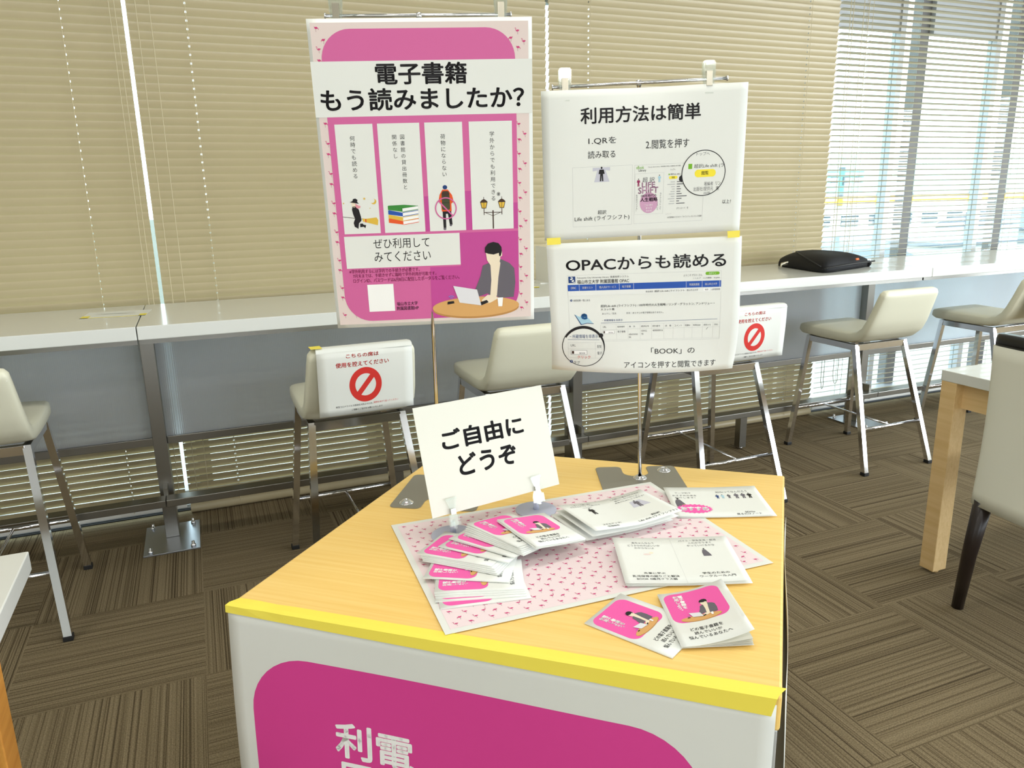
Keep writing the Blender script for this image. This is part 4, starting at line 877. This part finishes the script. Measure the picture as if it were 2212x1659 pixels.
spread([(.6503, 1.1222, .6725), (.8461, 1.0462, .6700), (.7925, .9086, .6600), (.5968, .9846, .6605)], .003, 'opened booklet lying on the flamingo sheet nearest the loose pink covers', d_mid)
spread([(.8850, 1.3100, .6640), (1.0690, 1.2350, .6635), (1.0160, 1.1060, .6565), (.8320, 1.1810, .6575)], .002, 'opened booklet with red burst at the far right corner of the table', d_back)
spread([(.6154, 1.2776, .6780), (.8140, 1.2905, .6740), (.8232, 1.1508, .6790), (.6246, 1.1379, .6800)], .008, 'opened booklet with raised pages between the card and the red-burst booklet', d_over, ((-.004, -.010), (-.012, -.020)))

# ================================================================== TABLES AND CHAIR AT THE SIDES
t = empty('dining_table', (2.9, 1.2, 0)); tag(t, 'white-topped table with beech legs at the right edge behind the covered chair', 'table', 'white tables at the sides')
MB().box(-.695, .6, -.75, .495, .676, .711, 0, .002).build('table_top', M_top, t)
MB().box(-.66, .56, -.71, -.69, .59, .676).box(-.66, .56, .44, .46, .59, .676).box(-.66, -.64, -.69, .44, .59, .676).build('apron', M_legwood, t)
for x in (-.66, .56):
    for y in (.462, -.71): MB().box(x - .034, x + .028, y - .024, y + .03, .012, .676, 0, .002).lathe([(.015, 0), (.018, .012)], (x, y, 0), 14).build('leg', M_legwood, t)
c = empty('dining_chair', (2.08, 1.20, 0)); tag(c, 'dining chair in white cover with black top rail and dark legs at right edge', 'chair')
vs = []; nz_ = 12; ny = 14
def cb(y, z, side):
    f = (z - .37) / .50; x = -.045 + .045 * f + .012 * math.sin(PI * f) - .02 * math.cos((y) * 3.4) * .6
    return (x + (.0 if side == 0 else .052), y + (.012 * (1 - f)) * (0), z)
rings = []
for k in range(nz_ + 1):
    z = .372 + (.842 - .372) * k / nz_; hw = .225 + .012 * (1 - k / nz_); ring = []
    for sx, sy in sup(36, 1, 1, .28): 
        p0 = cb(sy * hw, z, 0); ring.append((p0[0] + .027 + sx * .027, sy * hw + (.045 * (k / nz_) - .0), z))
    rings.append(ring)
MB().loft(rings).build('back_cover', M_slip, c)
tr = []
for k in range(4):
    z = .8405 + .035 * k / 3; ring = []
    for sx, sy in sup(36, 1, 1, .3):
        p0 = cb(sy * .222, z, 0); ring.append((p0[0] + .027 + sx * (.024 if k < 3 else .02), sy * (.222 if k < 3 else .218) + .045, z))
    tr.append(ring)
MB().loft(tr).build('top_rail', M_black, c)
MB().box(.005, .45, -.225, .225, .372, .455, 0, .02, None, 3).build('seat', M_slip, c)
for (x0, y0, x1, y1) in ((-.008, .262, -.028, .205), (-.008, -.262, -.028, -.205), (.42, .205, .40, .19), (.42, -.205, .40, -.19)):
    vs = []; MB().tube([(x0, y0, 0), ((x0 + x1) / 2 - .004, (y0 + y1) / 2, .2), (x1, y1, .385)], [.017, .021, .026], 16).build('leg', M_dkwood, c)
c.rotation_euler.z = rad(-6)
t = empty('side_table', (-.9, 1.20, 0)); tag(t, 'white tabletop corner on an orange wooden leg at the left edge', 'table', 'white tables at the sides')
MB().box(-.6, .571, -.32, .256, .664, .700, 0, .002).build('table_top', M_top, t)
for x in (.53, -.53): MB().box(x - .035, x + .035, -.05, .012, 0, .664, 0, .002).build('leg', M_legdark, t)

# ================================================================== OUTSIDE THE WINDOW
GZ = -5.5
struct('ground', MB().box(-60, 420, 5.4, 330, GZ - .2, GZ), mat('asphalt_yard', (108, 112, 104), .9))
struct('trim_balcony', MB().box(XL, XR + 14, 3.66, 5.3, -.25, -.03), mat('balcony_tile', (206, 206, 202), .6))
M_fac = mat('facade_white', (226, 226, 222), .8); M_fac2 = mat('facade_grey', (186, 194, 198), .8); M_roof = mat('roof_grey', (118, 128, 140), .8); M_pane = mat('far_window', (70, 92, 104), .3)
M_band = mat('yellow_fascia', (236, 176, 60), .7); M_leaf = bump(mat('foliage', (70, 128, 70), .8), 4, .6, .2); M_trunk = mat('trunk', (110, 90, 70), .9)
def house(x, y, w, d, z1, label, wall, gable=0, band=0, rows=1, cols=4):
    r = empty('building', (x + w / 2, y, GZ)); tag(r, label, 'building', 'buildings beyond the open blind'); X0, X1, H = -w / 2, w / 2, z1 - GZ
    MB().box(X0, X1, 0, d, 0, H).build('wall', wall, r)
    if gable:
        MB().add([(X0 - .4, -.5, H), (X1 + .4, -.5, H), (X1 + .4, d + .5, H), (X0 - .4, d + .5, H), (X0 - .2, d / 2, H + gable), (X1 + .2, d / 2, H + gable)], [(0, 1, 5, 4), (2, 3, 4, 5), (1, 2, 5), (3, 0, 4), (3, 2, 1, 0)]).build('roof', M_roof, r)
    else: MB().box(X0 - .2, X1 + .2, -.2, d + .2, H, H + .25).build('roof', M_roof, r)
    if band: MB().box(X0 - .25, X1 + .25, -.25, -.05, H - band, H).build('fascia', M_band, r)
    for j in range(rows):
        for i in range(cols):
            cx = X0 + w * (i + .5) / cols; cw = w / cols * .3; zb = H - band - 1.1 - j * 2.6 - 1.2
            if zb > .2: MB().box(cx - cw, cx + cw, -.08, 0, zb, zb + 1.2).build('window', M_pane, r)
house(62, 66, 58, 12, .35, 'long low building with a yellow fascia band in the distance', M_fac, 0, .9, 2, 14)
house(33.5, 33, 6, 7, -3.0, 'small grey-roofed house left in the open window', M_fac2, 1.4, 0, 1, 3)
house(45.5, 36, 11, 8, -2.6, 'white house with a row of windows behind the palm tree', M_fac, 0, 0, 1, 5)
house(62, 42, 10, 8, -2.2, 'grey house with pitched roof at the right of the open window', M_fac2, 1.6, 0, 1, 4)
house(84, 88, 9, 9, 4.0, 'pale green tower block in the haze above the yellow band', mat('facade_green', (120, 190, 182), .8), 0, 0, 3, 4)
hl = MB(); n = 40; vs = []
for i in range(n + 1):
    x = 120 + 420 * i / n; h = 4 + 16 * max(0, math.sin(PI * min(1, max(0, (i / n - .12) / .9)))) + 1.2 * math.sin(i * 1.3)
    vs += [(x, 250, GZ), (x, 275, GZ + 6 + h * .8), (x, 310, GZ + 6 + h), (x, 380, GZ)]
hl.add(vs, [(i * 4 + j, i * 4 + 4 + j, i * 4 + 5 + j, i * 4 + 1 + j) for i in range(n) for j in range(3)], 0, True)
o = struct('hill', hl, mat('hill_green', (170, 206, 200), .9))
def tree(x, y, z1, sp, label, palm):
    r = empty('tree', (x, y, GZ)); tag(r, label, 'tree', 'trees beyond the open blind'); H = z1 - GZ
    MB().tube([(0, 0, 0), (.05, 0, H * .6), (0, 0, H * .9)], [.16, .12, .08], 8).build('trunk', M_trunk, r)
    f = MB()
    if palm:
        for k in range(16):
            a = 2 * PI * k / 16; e = rad(random.uniform(-10, 50)); Lf = sp * random.uniform(.8, 1.1); p = []
            for q in range(6):
                u = q / 5; R_ = Lf * u; p.append(Vector((R_ * math.cos(a) * math.cos(e), R_ * math.sin(a) * math.cos(e), H * .9 + R_ * math.sin(e) - .5 * Lf * u * u)))
            sd = Vector((-math.sin(a), math.cos(a), .2)); vs = []
            for q, c_ in enumerate(p): wv = .16 * sp * (1 - q / 5) + .02; vs += [c_ - sd * wv, c_ + Vector((0, 0, .03)), c_ + sd * wv]
            f.add(vs, [(q * 3 + j, q * 3 + 3 + j, q * 3 + 4 + j, q * 3 + 1 + j) for q in range(5) for j in range(2)])
    else:
        bm = bmesh.new(); bmesh.ops.create_icosphere(bm, subdivisions=4, radius=sp)
        for v in bm.verts:
            w_ = 1 + .22 * math.sin(5 * v.co.x / sp + 2) * math.cos(6 * v.co.y / sp) + .12 * math.sin(11 * v.co.z / sp + x); v.co = v.co * w_ + Vector((0, 0, H - sp))
        f.bm(bm, 0, True)
    f.build('crown', M_leaf, r)
tree(24.9, 20, -1.4, 1.3, 'palm-like tree in the middle of the open window', True)
tree(20.6, 18.7, -2.6, .8, 'small green tree left in the open window', False)
tree(36, 24, -3.2, 1.3, 'round green tree at the right of the open window', False)
r = empty('street_banner', (18.35, 18.0, GZ)); tag(r, 'orange roadside banner on a pole far outside the window', 'banner')
MB().tube([(0, 0, 0), (0, 0, 3.6)], .03, 8).build('pole', M_alu, r); MB().box(.03, .6, -.01, .01, 2.2, 3.5).build('flag', mat('orange_flag', (230, 110, 60), .8), r)
